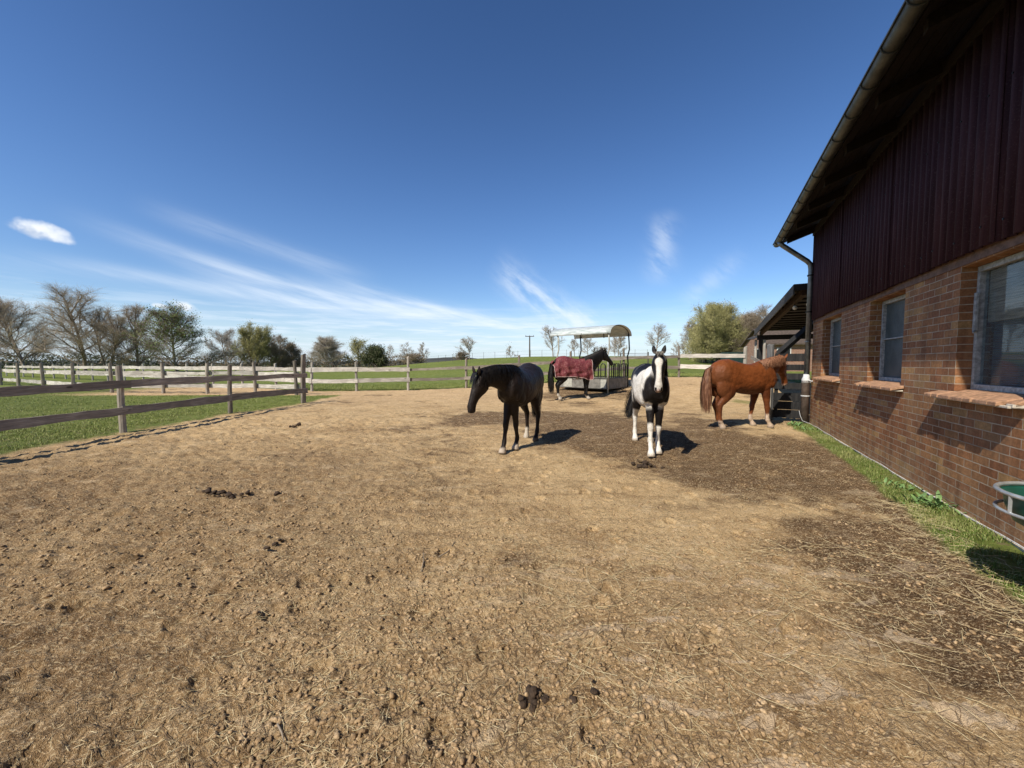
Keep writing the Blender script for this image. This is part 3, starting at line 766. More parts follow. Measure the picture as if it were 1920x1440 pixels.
# trough panels
MB().box((.05,-.03,.22),(L_-.05,-.004,.62)).obj('side_panel', M['feedpanel'], fd); MB().box((.05,-W_+.004,.22),(L_-.05,-W_+.03,.62)).obj('side_panel', M['feedpanel'], fd)
MB().box((.004,-W_+.04,.22),(.03,-.04,.62)).obj('side_panel', M['feedpanel'], fd); MB().box((L_-.03,-W_+.04,.22),(L_-.004,-.04,.62)).obj('side_panel', M['feedpanel'], fd)
MB().box((.04,-W_+.05,.19),(L_-.04,-.05,.215)).obj('floor_panel', M['feedpanel'], fd)
MB().box((.08,.0,.24),(.33,.006,.60)).obj('corner_plate', M['feedpale'], fd)
MB().box((L_-.75,.0,.24),(L_-.32,.006,.60)).obj('corner_plate', M['feedpale'], fd)
for (p0,p1) in (((0,.0,.66),(L_,.0,.66)),((0,-W_,.66),(L_,-W_,.66)),((0,0,.66),(0,-W_,.66)),((L_,0,.66),(L_,-W_,.66))):
    MB().tube([p0,p1], .024, 6).obj('lower_rail', M['feedsteel'], fd)
def tomb(x0,y0,dx,dy):   # inverted U bars
    n = 8; w = .11; pts = []
    pts.append((x0-dx*w, y0-dy*w, .66)); pts.append((x0-dx*w, y0-dy*w, 1.14))
    for k in range(1,6):
        an = PI*k/6; pts.append((x0-dx*w*math.cos(an), y0-dy*w*math.cos(an), 1.14+.13*math.sin(an)))
    pts.append((x0+dx*w, y0+dy*w, 1.14)); pts.append((x0+dx*w, y0+dy*w, .66))
    return MB().tube(pts, .019, 6)
for x in np.linspace(.22, L_-.22, 7): tomb(x,0,1,0).obj('tombstone_bar', M['darksteel'], fd); tomb(x,-W_,1,0).obj('tombstone_bar', M['darksteel'], fd)
for y in np.linspace(-.22, -W_+.22, 5): tomb(0,y,0,1).obj('tombstone_bar', M['darksteel'], fd); tomb(L_,y,0,1).obj('tombstone_bar', M['darksteel'], fd)
# arched roof: arch spans y, axis x
m = MB(); n = 20; cx_ = -W_/2; hw = W_/2+.06; xs = np.linspace(-.12, L_+.38, 8)
def arch(f): 
    y = cx_ + hw*math.cos(PI*f); return y, 2.50 + .42*math.sin(PI*f)**.85
for x in xs:
    for k in range(n+1):
        y, z = arch(k/n); m.v.append((x, y, z))
for i_ in range(len(xs)-1):
    for k in range(n): m.f.append([i_*(n+1)+k, (i_+1)*(n+1)+k, (i_+1)*(n+1)+k+1, i_*(n+1)+k+1])
rf = m.obj('roof', M['sheet'], fd, smooth=True); md = rf.modifiers.new('s','SOLIDIFY'); md.thickness = .012
for x in (0, L_*.5, L_):
    pts = [(x, *arch(k/n)) for k in range(n+1)]; pts = [(p[0],p[1],p[2]-.02) for p in pts]
    MB().tube(pts, .022, 6).obj('hoop', M['feedsteel'], rf, smooth=True)
hay = MB()
# ------------------------------------------------------------------ trees
def grow(seed, height, width, stems=1, dens=1.0, style='bare', low=.12, minr=.016):
    r_ = random.Random(seed)
    T = [[],[]]; ends = []
    def br(p, d, L, rad, lvl):
        nseg = 4 if lvl < 2 else 3 if lvl == 2 else 2
        pts = [p]; cur = p.copy(); dd = d.copy()
        for s in range(nseg):
            w = (.06,.10,.12,.14)[lvl]
            dd = (dd + Vector((r_.gauss(0,w), r_.gauss(0,w), r_.gauss(0,w)+(.09 if lvl else .0)))).normalized()
            nx = cur + dd*L/nseg; f0 = s/nseg; f1 = (s+1)/nseg
            T[0 if lvl < 2 else 1].append((cur.copy(), nx.copy(), max(minr, rad*(1-.6*f0)), max(minr*.8, rad*(1-.6*f1))))
            cur = nx; pts.append(nx.copy())
        if lvl >= 3: return
        cnt = {0: 17, 1: 9, 2: 7}[lvl]*dens
        cnt = int(cnt + r_.random())
        for c in range(cnt):
            f = low + (1-low)*(c+r_.random())/cnt if lvl == 0 else .22+.78*(c+r_.random())/cnt
            f = min(f, .99); i_ = int(f*nseg); q = pts[i_].lerp(pts[i_+1], f*nseg-i_)
            az = c*2.4 + r_.uniform(-.5,.5)
            base = (pts[i_+1]-pts[i_]).normalized()
            s1 = base.orthogonal().normalized(); s2 = base.cross(s1)
            ang_ = R(r_.uniform(20,48)) if lvl else R(r_.uniform(42,68)*(1.05-.60*f))
            nd = base*math.cos(ang_) + (s1*math.cos(az)+s2*math.sin(az))*math.sin(ang_)
            if nd.z < -.1: nd.z *= .3
            nl = L*(.60 if lvl == 0 else .46)*r_.uniform(.75,1.1)*(1-.50*f if lvl == 0 else 1-.35*f)
            br(q, nd.normalized(), nl, rad*(.42 if lvl == 0 else .5), lvl+1)
    for s in range(stems):
        lean = Vector((r_.uniform(-.4,.4)*(stems>1), r_.uniform(-.3,.3)*(stems>1), 1)).normalized()
        br(Vector((r_.uniform(-.3,.3)*(stems>1),r_.uniform(-.3,.3)*(stems>1),-.2)), lean, height*.82, height*.019/ (1 if stems==1 else 1.25), 0)
    return T, ends
def add_twigs(T, L, n, seed, minr):
    g = np.random.default_rng(seed); S = [s_ for s_ in T[1]]
    P0 = np.array([s_[0] for s_ in S]); P1 = np.array([s_[1] for s_ in S])
    P0 = np.repeat(P0, n, 0); P1 = np.repeat(P1, n, 0); f = g.random((len(P0),1)); B = P0*(1-f)+P1*f
    d = P1-P0; d /= np.linalg.norm(d,axis=1,keepdims=True)+1e-9
    d = d + g.normal(0,.42,d.shape) + np.array([[0,0,.22]]); d /= np.linalg.norm(d,axis=1,keepdims=True)
    l = L*g.uniform(.4,1.2,(len(B),1)); E = B + d*l
    d2 = d + g.normal(0,.35,d.shape); B2 = B+d*l*.5; E2 = B2 + d2*l*.5
    return (np.concatenate([P0[::n],B,B2]), np.concatenate([P1[::n],E,E2]), np.concatenate([[s_[2] for s_ in S], np.full(len(B)*2, minr*.85)]), np.concatenate([[s_[3] for s_ in S], np.full(len(B)*2, minr*.45)])), np.concatenate([E,E2])
def segs_mesh(name, segs, sides, sc3):
    if isinstance(segs, tuple): P0, P1, r0, r1 = segs[0]*sc3, segs[1]*sc3, segs[2], segs[3]
    else:
        P0 = np.array([s[0] for s in segs])*sc3; P1 = np.array([s[1] for s in segs])*sc3
        r0 = np.array([s[2] for s in segs]); r1 = np.array([s[3] for s in segs])
    d = P1-P0; d /= np.linalg.norm(d,axis=1,keepdims=True)+1e-9
    ref = np.where(np.abs(d[:,2:3])<.9, np.array([[0,0,1.0]]), np.array([[1.0,0,0]]))
    a = np.cross(d, ref); a /= np.linalg.norm(a,axis=1,keepdims=True); b = np.cross(d, a)
    V = []
    for P, r_ in ((P0,r0),(P1,r1)):
        for k in range(sides):
            an = 2*PI*k/sides; V.append(P + (a*math.cos(an)+b*math.sin(an))*r_[:,None])
    V = np.stack(V,1); n = len(P0); base = (np.arange(n)*2*sides)[:,None]
    F_ = np.concatenate([base + np.array([[k,(k+1)%sides,sides+(k+1)%sides,sides+k]]) for k in range(sides)])
    return np_mesh(name, V.reshape(-1,3), F_, sides > 4)
def leaf_tris(pts, n, size, spread, seed, sc3, up=0):
    g = np.random.default_rng(seed); P = np.array(pts)*sc3; P = P[g.random(len(P)) < n] 
    P = P + g.normal(0, spread, P.shape)
    a = g.normal(size=P.shape); a /= np.linalg.norm(a,axis=1,keepdims=True)
    b = np.cross(a, g.normal(size=P.shape)); b /= np.linalg.norm(b,axis=1,keepdims=True)
    s = size*g.uniform(.6,1.3,(len(P),1))
    V = np.stack([P-a*s, P+b*s*.55, P+a*s, P-b*s*.55],1).reshape(-1,3)
    F_ = np.arange(len(P)*4).reshape(-1,4)
    return V, F_
def leafmat(name, c0, c1):
    def b(t, p):
        g = t.noise(t.co, .9, 3, .6); n = t.noise(t.co, 9, 2, .6)
        c = t.mix(t.rng(g, .35, .65), c0, c1); c = t.mix(1.0, c, t.rng(n, .3,.7,.6,1.35), 'MULTIPLY')
        t.L(c, p.inputs['Base Color']); p.inputs['Roughness'].default_value = .6; p.inputs['Specular IOR Level'].default_value = .3
    return material(name, b)
M['bark'] = simple('grey_bark', (.23,.19,.155), .9, 0, .35, 3, .3)
M['barkpale'] = simple('pale_bark', (.30,.255,.205), .9, 0, .3, 3, .3)
M['twig'] = simple('twigs_grey_brown', (.42,.345,.26), .9, 0, .3, 1.5, 0)
M['twigpale'] = simple('twigs_pale', (.48,.42,.35), .9, 0, .25, 1.5, 0)
M['twigdark'] = simple('twigs_dark', (.32,.26,.195), .9, 0, .3, 1.5, 0)
M['twigolive'] = simple('olive_twigs', (.46,.43,.20), .9, 0, .3, 1.5, 0)
M['leaf_spring'] = leafmat('fresh_leaves', (.13,.19,.05), (.22,.29,.09))
M['leaf_olive'] = leafmat('olive_buds', (.24,.235,.08), (.36,.33,.14))
M['leaf_brown'] = leafmat('brown_buds', (.13,.10,.06), (.19,.15,.09))
M['leaf_dark'] = leafmat('dark_leaves', (.055,.070,.030), (.10,.115,.05))
def tree(px, by, ty, wpx, D, kind, label, seed, stems=1, dens=1.0, name='bare_tree', low=.05):
    x = (px-960)/F*D; y = D; z = bz(x, y); bz_t = H - (by-682)/F*D
    h = (by-ty)/F*D; w = wpx/F*D
    bark, twig, leaf, ln, ls = kind
    if wpx < 46: dens *= .8
    T, ends = grow(seed, h, w, stems, dens, low=low, minr=D*.00017)
    tw, ends = add_twigs(T, h*.075, 2 if wpx < 46 else 3, seed, D*.000095)
    ex = tw[1]; hh = np.percentile(ex[:,2], 99.6); ww = (np.percentile(np.abs(ex[:,:2]), 97)*2)
    s3 = np.array([w/ww, w/ww, h/hh])
    root = thing(name, label, 'tree', (x, y, z-.05), random.uniform(0,.6), None)
    if abs(z - bz_t) > 3: print('tree z', px, z, bz_t)
    add('trunk', segs_mesh('trunk', T[0], 6, s3), M[bark], root)
    me = segs_mesh('crown', tw, 3, s3)
    c = add('crown', me, M[twig], root)
    if leaf:
        Vl, Fl = leaf_tris(ends, ln, ls*D/60, .28*D/60, seed, s3)
        add('leaves', np_mesh('leaves', Vl, Fl), M[leaf], c)
    return root
BARE = ('bark','twig',None,0,0); BAREP = ('barkpale','twigpale',None,0,0); BARED = ('bark','twigdark',None,0,0)
KB = ('bark','twig','leaf_brown',.10,.06); KS = ('bark','twigdark','leaf_spring',.34,.10); KO = ('bark','twigolive','leaf_olive',.22,.07); KT = ('bark','twigolive','leaf_olive',.14,.085)
KD = ('bark','twigdark','leaf_dark',.8,.11); KBr = ('bark','twig','leaf_brown',.15,.06); KBP = ('barkpale','twigpale','leaf_brown',.10,.06)
tree(48, 696, 552, 170, 62, KB, 'broad budding tree at far left edge behind the fences', 1, 2, 1.0, 'budding_tree')
tree(-70, 696, 560, 150, 66, KB, 'budding tree partly cut by the left edge of the picture', 31, 2, .9, 'budding_tree')
tree(160, 697, 541, 150, 60, BARE, 'tallest bare tree on the left, spreading crown', 2, 1, 1.0)
tree(203, 697, 578, 90, 59, BARE, 'bare forked tree right beside the tallest one', 3, 2, .95)
tree(257, 695, 568, 84, 62, BARE, 'slim bare tree just left of the green-leafed tree', 4, 1, 1.0)
tree(332, 694, 571, 118, 60, KS, 'rounded tree with fresh green leaves among bare trees', 5, 1, 1.15, 'leafy_tree', .05)
tree(440, 692, 612, 84, 68, BAREP, 'wide bare tree right of the green-leafed tree', 6, 2, .9)
tree(478, 691, 601, 58, 68, KO, 'olive-tinged tree standing against the wide bare tree', 7, 2, 1.0, 'budding_tree')
tree(514, 690, 621, 60, 70, BARED, 'dark bare tree left of the tall corner fence post', 8, 2, .9)
tree(548, 690, 640, 60, 74, KBr, 'low dark scrubby tree behind the tall corner post', 9, 3, .9, 'scrub_tree', .05)
tree(612, 689, 628, 66, 70, BAREP, 'pale fan-shaped bare tree right of the corner post', 10, 3, .9, 'bare_tree', .08)
tree(672, 689, 633, 42, 72, KO, 'rounded yellowish-green tree in the middle distance', 11, 2, .9, 'budding_tree', .06)
tree(703, 688, 649, 38, 70, KD, 'small round dark green bush-like tree', 12, 3, .9, 'round_bush', .03)
tree(731, 686, 644, 28, 76, BAREP, 'thin wispy tree right of the dark round bush', 13, 1, .7)
tree(767, 685, 642, 34, 76, BAREP, 'small bare tree, left one of a close pair', 14, 1, .8)
tree(794, 681, 641, 24, 74, BAREP, 'small bare tree, right one of a close pair', 15, 1, .8)
tree(782, 684, 664, 44, 72, KBr, 'brown hedge bush under the pair of bare trees', 16, 4, .8, 'hedge_bush', .02)
tree(862, 679, 663, 30, 66, KBr, 'low bush on the slope left of the ball-shaped tree', 17, 4, .8, 'hedge_bush', .02)
tree(881, 676, 632, 34, 64, BAREP, 'ball-shaped bare tree alone on the slope', 18, 1, .9, 'bare_tree', .3)
tree(959, 671, 647, 20, 62, KBP, 'tiny bare tree on the ridge left of the utility pole', 19, 1, .7)
tree(1037, 671, 611, 38, 60, BAREP, 'pale bare tree rising behind left end of hay feeder roof', 20, 1, .95, 'bare_tree', .22)
tree(1077, 669, 632, 26, 62, BAREP, 'small pale tree seen under middle of hay feeder roof', 21, 1, .8, 'bare_tree', .3)
tree(1102, 668, 627, 36, 60, BAREP, 'pale tree above the neck of the rugged horse', 22, 1, .85, 'bare_tree', .25)
tree(1121, 668, 648, 28, 60, KBP, 'low pale bush behind the rugged horse', 23, 4, .8, 'hedge_bush', .02)
tree(1157, 668, 624, 44, 58, BAREP, 'pale bare tree behind right end of hay feeder', 24, 2, .9, 'bare_tree', .15)
tree(1228, 667, 602, 44, 56, BAREP, 'pale bare tree directly above the pinto horse', 25, 1, .9, 'bare_tree', .25)
tree(1266, 667, 642, 24, 56, BAREP, 'very small bare tree right of the pinto horse', 26, 1, .7)
tree(1294, 668, 598, 56, 50, KBP, 'thin budding tree at left side of the big thicket', 27, 2, .8)
tree(1348, 674, 562, 108, 42, KT, 'tall olive willow forming the peak of the thicket', 28, 6, 1.0, 'thicket_tree', .02)
tree(1318, 672, 592, 66, 44, KT, 'olive willow on the left flank of the thicket', 29, 4, .9, 'thicket_tree', .02)
tree(1396, 676, 583, 90, 42, KBr, 'brown bare shrub on the right flank of the thicket', 30, 6, 1.0, 'thicket_tree', .02)
tree(1452, 676, 570, 100, 46, BARE, 'bare brown tree behind the dark shelter roof', 32, 3, .9)
tree(1500, 690, 600, 80, 48, KS, 'leafy tree seen below the shelter roof beside the house', 33, 3, .9, 'leafy_tree', .05)

# low far hedges as one mass each
def hedge(u0, u1, D, h, seed, mat):
    g = np.random.default_rng(seed); n = int((u1-u0)*D*130)
    x = g.uniform(u0*D, u1*D, n); y = D + g.normal(0,1.2,n); z = base_h(x,y) + h*1.9*g.uniform(0,1,n)**1.2*(.4+.9*fbm(x*.12,y*0,3,seed))
    a = g.normal(size=(n,3)); a /= np.linalg.norm(a,axis=1,keepdims=True); b = np.cross(a, g.normal(size=(n,3))); b /= np.linalg.norm(b,axis=1,keepdims=True)
    P = np.stack([x,y,z],1); s = g.uniform(.12,.4,(n,1))
    V = np.stack([P-a*s,P+b*s*.35,P+a*s,P-b*s*.35],1).reshape(-1,3)
    o = add('hedge', np_mesh('hedge', V, np.arange(n*4).reshape(-1,4)), mat); return o
tag(hedge(-1.6,-.92,95,2.6,1,M['leaf_dark']), 'dark far hedgerow behind the trees at left', 'hedge', None, 'stuff')
tag(hedge(-.92,-.50,100,2.2,2,M['leaf_brown']), 'brown far hedgerow behind the trees left of the corner post', 'hedge', None, 'stuff')
tag(hedge(-.50,-.26,95,2.0,3,M['leaf_brown']), 'brown scrub line behind the middle trees', 'hedge', None, 'stuff')

# utility pole and wire fence on the ridge
M['pole'] = simple('pole_wood', (.10,.085,.07), .9, 0, .2, 3, 0)
D = 74; x = (993-960)/F*D; z = bz(x, D)
up_ = thing('utility_pole', 'T-shaped wooden utility pole on the ridge', 'utility pole', (x, D, z))
MB().tube([(0,0,-.3),(0,0,3.95)], [.14,.11], 8).obj('shaft', M['pole'], up_)
MB().box((-.85,-.05,3.88),(.85,.05,4.02)).obj('crossarm', M['pole'], up_)
for x in (-.75,0,.75): MB().tube([(x,0,4.02),(x,0,4.2)], .04, 6).obj('insulator', M['pole'], up_)
wf = thing('wire_fence', 'thin wire fence with slender stakes along the green ridge', 'fence', (-16,62,bz(-16,62)))
B = wf.location; prev = None
for px in (800,822,836,849,865,886,907,928,950,971,995,1016,1040,1062,1085,1108,1133,1160,1190,1213,1240,1262):
    D = 60; x = (px-960)/F*D; z = bz(x, D)
    MB().tube([(x-B.x,D-B.y,z-B.z-.1),(x-B.x,D-B.y,z-B.z+1.15)], .022, 5).obj('stake', M['pole'], wf)
    if prev:
        for hh in (.5, 1.05): MB().tube([(prev[0]-B.x,D-B.y,prev[1]-B.z+hh),(x-B.x,D-B.y,z-B.z+hh)], .006, 4).obj('wire', M['bolt'], wf)
    prev = (x, z)
D = 30; x = (1163-960)/F*D; z = bz(x,D)
fg = thing('field_gate', 'thin tubular gate bar in the field beyond the feeder', 'gate', (x, D, z))
for xx, h_ in ((0,1.4),(2.15,1.5)): MB().tube([(xx,0,-.1),(xx,0,h_)], .045, 6).obj('gate_post', M['pole'], fg)
for zz in (1.25,1.38): MB().tube([(0,0,zz),(2.15,0,zz+.02)], .012, 5).obj('bar', M['bolt'], fg)
# ------------------------------------------------------------------ horses
def n3(P, s, seed=0):
    return (fbm(P[:,0]*s+seed*3.1, P[:,2]*s+P[:,1]*s*.7, 4, seed+100)-.5)*2
def loft(m, rings, seg=20):
    """rings: (center, a_vec, b_vec) with radii baked into the vectors, b may be (b_plus, b_minus)"""
    n0 = len(m.v)
    for c, a, bp, bm in rings:
        for k in range(seg):
            an = 2*PI*k/seg; ca, sa = math.cos(an), math.sin(an)
            e = .92
            x = math.copysign(abs(ca)**e, ca); y = math.copysign(abs(sa)**e, sa)
            p = c + a*x + (bp if y > 0 else bm)*abs(y)
            m.v.append(tuple(p))
    for i in range(len(rings)-1):
        for k in range(seg):
            m.f.append([n0+i*seg+k, n0+i*seg+(k+1)%seg, n0+(i+1)*seg+(k+1)%seg, n0+(i+1)*seg+k])
    m.f.append([n0+k for k in range(seg)][::-1]); m.f.append([n0+(len(rings)-1)*seg+k for k in range(seg)])
def ellipsoid(m, c, r, rot=(0,0,0), seg=14, rg=9):
    c = Vector(c); Mx = Matrix.Rotation(rot[2],3,'Z') @ Matrix.Rotation(rot[1],3,'Y') @ Matrix.Rotation(rot[0],3,'X')
    n0 = len(m.v)
    for i in range(rg+1):
        th = PI*i/rg
        for k in range(seg):
            ph = 2*PI*k/seg
            q = Mx @ Vector((r[0]*math.sin(th+1e-3)*math.cos(ph), r[1]*math.sin(th+1e-3)*math.sin(ph), r[2]*math.cos(th)))
            m.v.append(tuple(c+q))
    for i in range(rg):
        for k in range(seg):
            m.f.append([n0+i*seg+k, n0+(i+1)*seg+k, n0+(i+1)*seg+(k+1)%seg, n0+i*seg+(k+1)%seg])
    m.f.append([n0+k for k in range(seg)]); m.f.append([n0+rg*seg+k for k in range(seg)][::-1])
TR = [(-.81,1.24,1.10,.05),(-.775,1.36,.99,.15),(-.70,1.45,.92,.215),(-.56,1.52,.88,.262),(-.40,1.535,.85,.280),(-.22,1.485,.80,.272),(-.02,1.435,.755,.285),(.16,1.42,.735,.282),(.32,1.455,.745,.262),(.44,1.50,.78,.232),(.54,1.48,.83,.215),(.64,1.38,.885,.195),(.72,1.27,.96,.155),(.765,1.17,1.05,.08)]
def trunk_at(x):
    a = np.array(TR); return [float(np.interp(x, a[:,0], a[:,i])) for i in (1,2,3)]
def bez(a, b, c, t): return a*(1-t)**2 + b*2*t*(1-t) + c*t*t

def horse(name, label, loc, heading, scale, pose, colfn, hair_col, rug=False, group=None, hair2=None):
    yaw_n, N, C, phi, psi = pose['neck_yaw'], Vector(pose['N']), Vector(pose['C']), R(pose['phi']), R(pose['psi'])
    m = MB(); Z = Vector((0,0,1)); Y = Vector((0,1,0)); X = Vector((1,0,0))
    # trunk
    loft(m, [(Vector((x, 0, zt*.45+zb*.55)), Y*w, Z*(zt-(zt*.45+zb*.55)), Z*(zb-(zt*.45+zb*.55))) for x, zt, zb, w in TR], 26)
    # muscle masses
    for s in (-1, 1):
        ellipsoid(m, (-.50,s*.145,1.20), (.26,.130,.28), (0,R(20),0))       # croup and thigh
        ellipsoid(m, (-.54,s*.140,1.00), (.20,.105,.32), (0,R(12),0))
        ellipsoid(m, (.50,s*.155,1.13), (.125,.075,.27), (0,R(-28),0))      # shoulder blade
        ellipsoid(m, (.42,s*.165,.96), (.14,.07,.14), (0,0,0))               # triceps
        ellipsoid(m, (.66,s*.085,1.08), (.10,.085,.16), (0,0,0))             # breast
        ellipsoid(m, (-.28,s*.17,1.0), (.16,.08,.17), (0,R(20),0))           # flank / stifle
    # neck
    B0 = Vector((.43,0,1.17)); rings = []; crest = []
    K = 12; nv = pose.get('nv', 1.0)
    for i in range(K+1):
        t = i/K; p = bez(B0, C, N, t); d = (bez(B0,C,N,min(1,t+.02)) - bez(B0,C,N,max(0,t-.02))).normalized()
        ya = R(yaw_n)*t; side = Vector((-math.sin(ya), math.cos(ya), 0)); up = d.cross(side)
        if up.z < 0: up = -up
        side = up.cross(d).normalized(); 
        if side.y < 0: side = -side
        rv = np.interp(t, [0,.25,.5,.75,1], [.31,.255,.205,.165,.135])*nv; rl = np.interp(t, [0,.25,.5,.75,1], [.17,.125,.10,.083,.072])
        rings.append((p, side*rl, up*rv, -up*rv*(1.0))); crest.append((p+up*rv*.97, side, up, rl, d))
    loft(m, rings, 20)
    # head
    dh = Vector((math.cos(phi)*math.cos(psi), math.cos(phi)*math.sin(psi), -math.sin(phi)))
    nh = Vector((-math.sin(phi)*math.cos(psi), -math.sin(phi)*math.sin(psi), -math.cos(phi)))
    sh = dh.cross(nh).normalized()
    if sh.dot(Vector((-math.sin(psi), math.cos(psi), 0))) < 0: sh = -sh
    p0 = N - nh*.115 - dh*.03; HL = .60*pose.get('hs', 1.0)
    prof = [(-.10,.10,.07),(-.04,.19,.12),(.04,.24,.17),(.14,.285,.205),(.26,.30,.215),(.38,.265,.18),(.50,.205,.145),(.62,.165,.122),(.74,.148,.112),(.85,.15,.122),(.93,.14,.12),(.985,.10,.09),(1.0,.05,.05)]
    rings = []
    for s, dep, w in prof:
        off = 0.0 if .05 < s < .9 else (.03 if s <= .05 else .022+ (s-.9)*.12)
        c = p0 + dh*(s*HL) + nh*(off + dep*.42)
        rings.append((c, sh*w/2*1.0, -nh*dep*.42, nh*dep*.58))
    loft(m, rings, 18)
    for s in (-1, 1):   # brow, nostril and cheek
        ellipsoid(m, p0+dh*.20*HL/.6*.6+nh*.055+sh*s*.072, (.035,.022,.028))
        ellipsoid(m, p0+dh*(.155)+nh*.16+sh*s*.055, (.075,.032,.075))
        ellipsoid(m, p0+dh*(.91*HL)+nh*.055+sh*s*.037, (.030,.018,.026))
        # ear
        eb = p0 - dh*.01 + sh*s*.058 + nh*.02; et = pose.get('ear', (.9,.35)); up_e = (-dh*et[0] - nh*et[1] + sh*s*.20).normalized()
        fwd = -nh; sd = sh
        er = [(0,.030),(.035,.040),(.08,.036),(.12,.022),(.155,.005)]
        loft(m, [(eb+up_e*h_, sd*r_, fwd*r_*.65, -fwd*r_*.65) for h_, r_ in er], 10)
    # legs : (x, z, fore-aft radius, lateral radius, y)
    hoofs = []
    def leg(path, s, yb):
        rings = []; pts = [Vector((p[0], s*(yb + (p[4] if len(p) > 4 else 0)), p[1])) for p in path]
        for i, p in enumerate(path):
            t = (pts[min(i+1,len(pts)-1)] - pts[max(i-1,0)]).normalized()
            a = Y; b = t.cross(a).normalized()
            k_ = 1.16 if p[1] < .8 else 1.04
            rings.append((pts[i], a*p[3]*k_, b*p[2]*k_, -b*p[2]*k_))
        loft(m, rings, 14)
        hoofs.append(pts[-1])
    for s, key in ((1,'fl'),(-1,'fr')):
        a1, a2, = pose[key][:2]; lift = 0
        ex, ez = .45, .90; kx = ex + .42*math.sin(R(a1)); kz = ez - .42*math.cos(R(a1))
        fx = kx + .27*math.sin(R(a2)); fz = kz - .27*math.cos(R(a2))
        hx_ = fx + .075; 
        dz = fz - .185   # bring the foot to the ground
        g = lambda z: z - dz*sst(1.05, .55, np.array(z)).item()
        P = [(.50,1.15,.13,.09,-.03),(.475,1.02,.125,.085,-.01),(ex,.93,.100,.075),(ex+(kx-ex)*.35,g(ez-.15),.078,.062),(ex+(kx-ex)*.75,g(kz+.10),.054,.046),(kx-.004,g(kz+.035),.050,.044),(kx,g(kz),.052,.046),(kx-.002,g(kz-.045),.042,.038),
             (kx+(fx-kx)*.5,g((kz+fz)/2),.034,.029),(fx-.006,.215,.037,.032),(fx,.183,.043,.038),(fx+.028,.135,.034,.031),(hx_-.02,.085,.042,.042),(hx_,.055,.054,.052),(hx_+.012,.0,.066,.060)]
        leg(P, s, .135 + (pose[key][2] if len(pose[key]) > 2 else 0))
    for s, key in ((1,'hl'),(-1,'hr')):
        dx = pose[key][0]; 
        def q(x, z, ra, rb, y=0): return (x + dx*max(0, (1.0-z))/1.0, z, ra, rb, y)
        P = [q(-.50,1.22,.20,.10,-.02),q(-.46,1.05,.205,.10),q(-.42,.90,.165,.095),q(-.45,.78,.118,.080),q(-.54,.65,.078,.055),q(-.625,.56,.060,.042),q(-.655,.515,.060,.044),q(-.645,.46,.052,.040),
             q(-.635,.38,.038,.032),q(-.63,.28,.036,.030),q(-.625,.215,.041,.035),q(-.615,.18,.045,.039),q(-.585,.13,.035,.032),q(-.56,.085,.043,.042),q(-.545,.05,.054,.050),q(-.535,.0,.064,.058)]
        leg(P, s, .140 + (pose[key][1] if len(pose[key]) > 1 else 0))
    # dock of the tail
    dock = Vector((-.80,0,1.33))
    loft(m, [(Vector((-.70,0,1.42)), Y*.05, Z*.05, Z*-.05),(dock, Y*.04, X*-.035, X*.035),(Vector((-.87,0,1.18)), Y*.03, X*-.03, X*.03),(Vector((-.88,0,1.02)), Y*.02, X*-.02, X*.02)], 10)
    tmp = m.obj('tmp', None)
    md = tmp.modifiers.new('r','REMESH'); md.mode = 'VOXEL'; md.voxel_size = .0125
    ms = tmp.modifiers.new('s','SMOOTH'); ms.factor = .5; ms.iterations = 9
    bpy.context.view_layer.update()
    dg = bpy.context.evaluated_depsgraph_get()
    me = bpy.data.meshes.new_from_object(tmp.evaluated_get(dg)); bpy.data.objects.remove(tmp)
    n = len(me.vertices); P = np.empty(n*3, np.float32); me.vertices.foreach_get('co', P); P = P.reshape(-1,3).astype(float)
    me.polygons.foreach_set('use_smooth', np.ones(len(me.polygons), bool))
    # head coordinates of every vertex
    rel = P - np.array(p0); hs_ = rel@np.array(dh)/HL; hn = rel@np.array(nh); hside = rel@np.array(sh)
    inhead = (hs_ > -.02) & (hs_ < 1.08) & (hn > -.05) & (hn < .26) & (np.abs(hside) < .13) 
    inhead &= (P[:,0] > .62)
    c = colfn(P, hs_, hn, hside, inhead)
    # dark hoof band, mouth, nostrils
    c = np.where((inhead & (hs_ > .90) & (np.abs(np.abs(hside)-.040) < .014) & (np.abs(hn-.045) < .020))[:,None], np.array([[.008,.006,.006]]), c)
    at = me.attributes.new('coat', 'FLOAT_COLOR', 'POINT'); at.data.foreach_set('color', np.hstack([c, np.ones((n,1))]).astype(np.float32).ravel())
    root = thing(name, label, 'horse', loc, heading, group); root.scale = (scale,)*3
    body = add('body', me, M['coat'], root)
    for s in (-1, 1):
        e = MB(); ellipsoid(e, p0+dh*(.27*HL)+nh*.062+sh*s*.083, (.019,.016,.017), seg=12, rg=8)
        e.obj('eye', M['eye'], body, smooth=True)
    # mane
    g = random.Random(hash(name) % 1000 if False else len(label)); mm = MB()
    def strand(m, pts, w, sidev):
        n0 = len(m.v)
        for i, p in enumerate(pts):
            ww = w*(1-.75*(i/(len(pts)-1))**1.5)
            m.v += [tuple(p - sidev*ww), tuple(p + sidev*ww)]
        for i in range(len(pts)-1): m.f.append([n0+2*i, n0+2*i+1, n0+2*i+3, n0+2*i+2])
    ms_ = pose.get('mane_side', 1); ml = pose.get('mane_len', .26)
    def sd_of(i): return ms_ if not pose.get('both') else g.choice((-1,1))
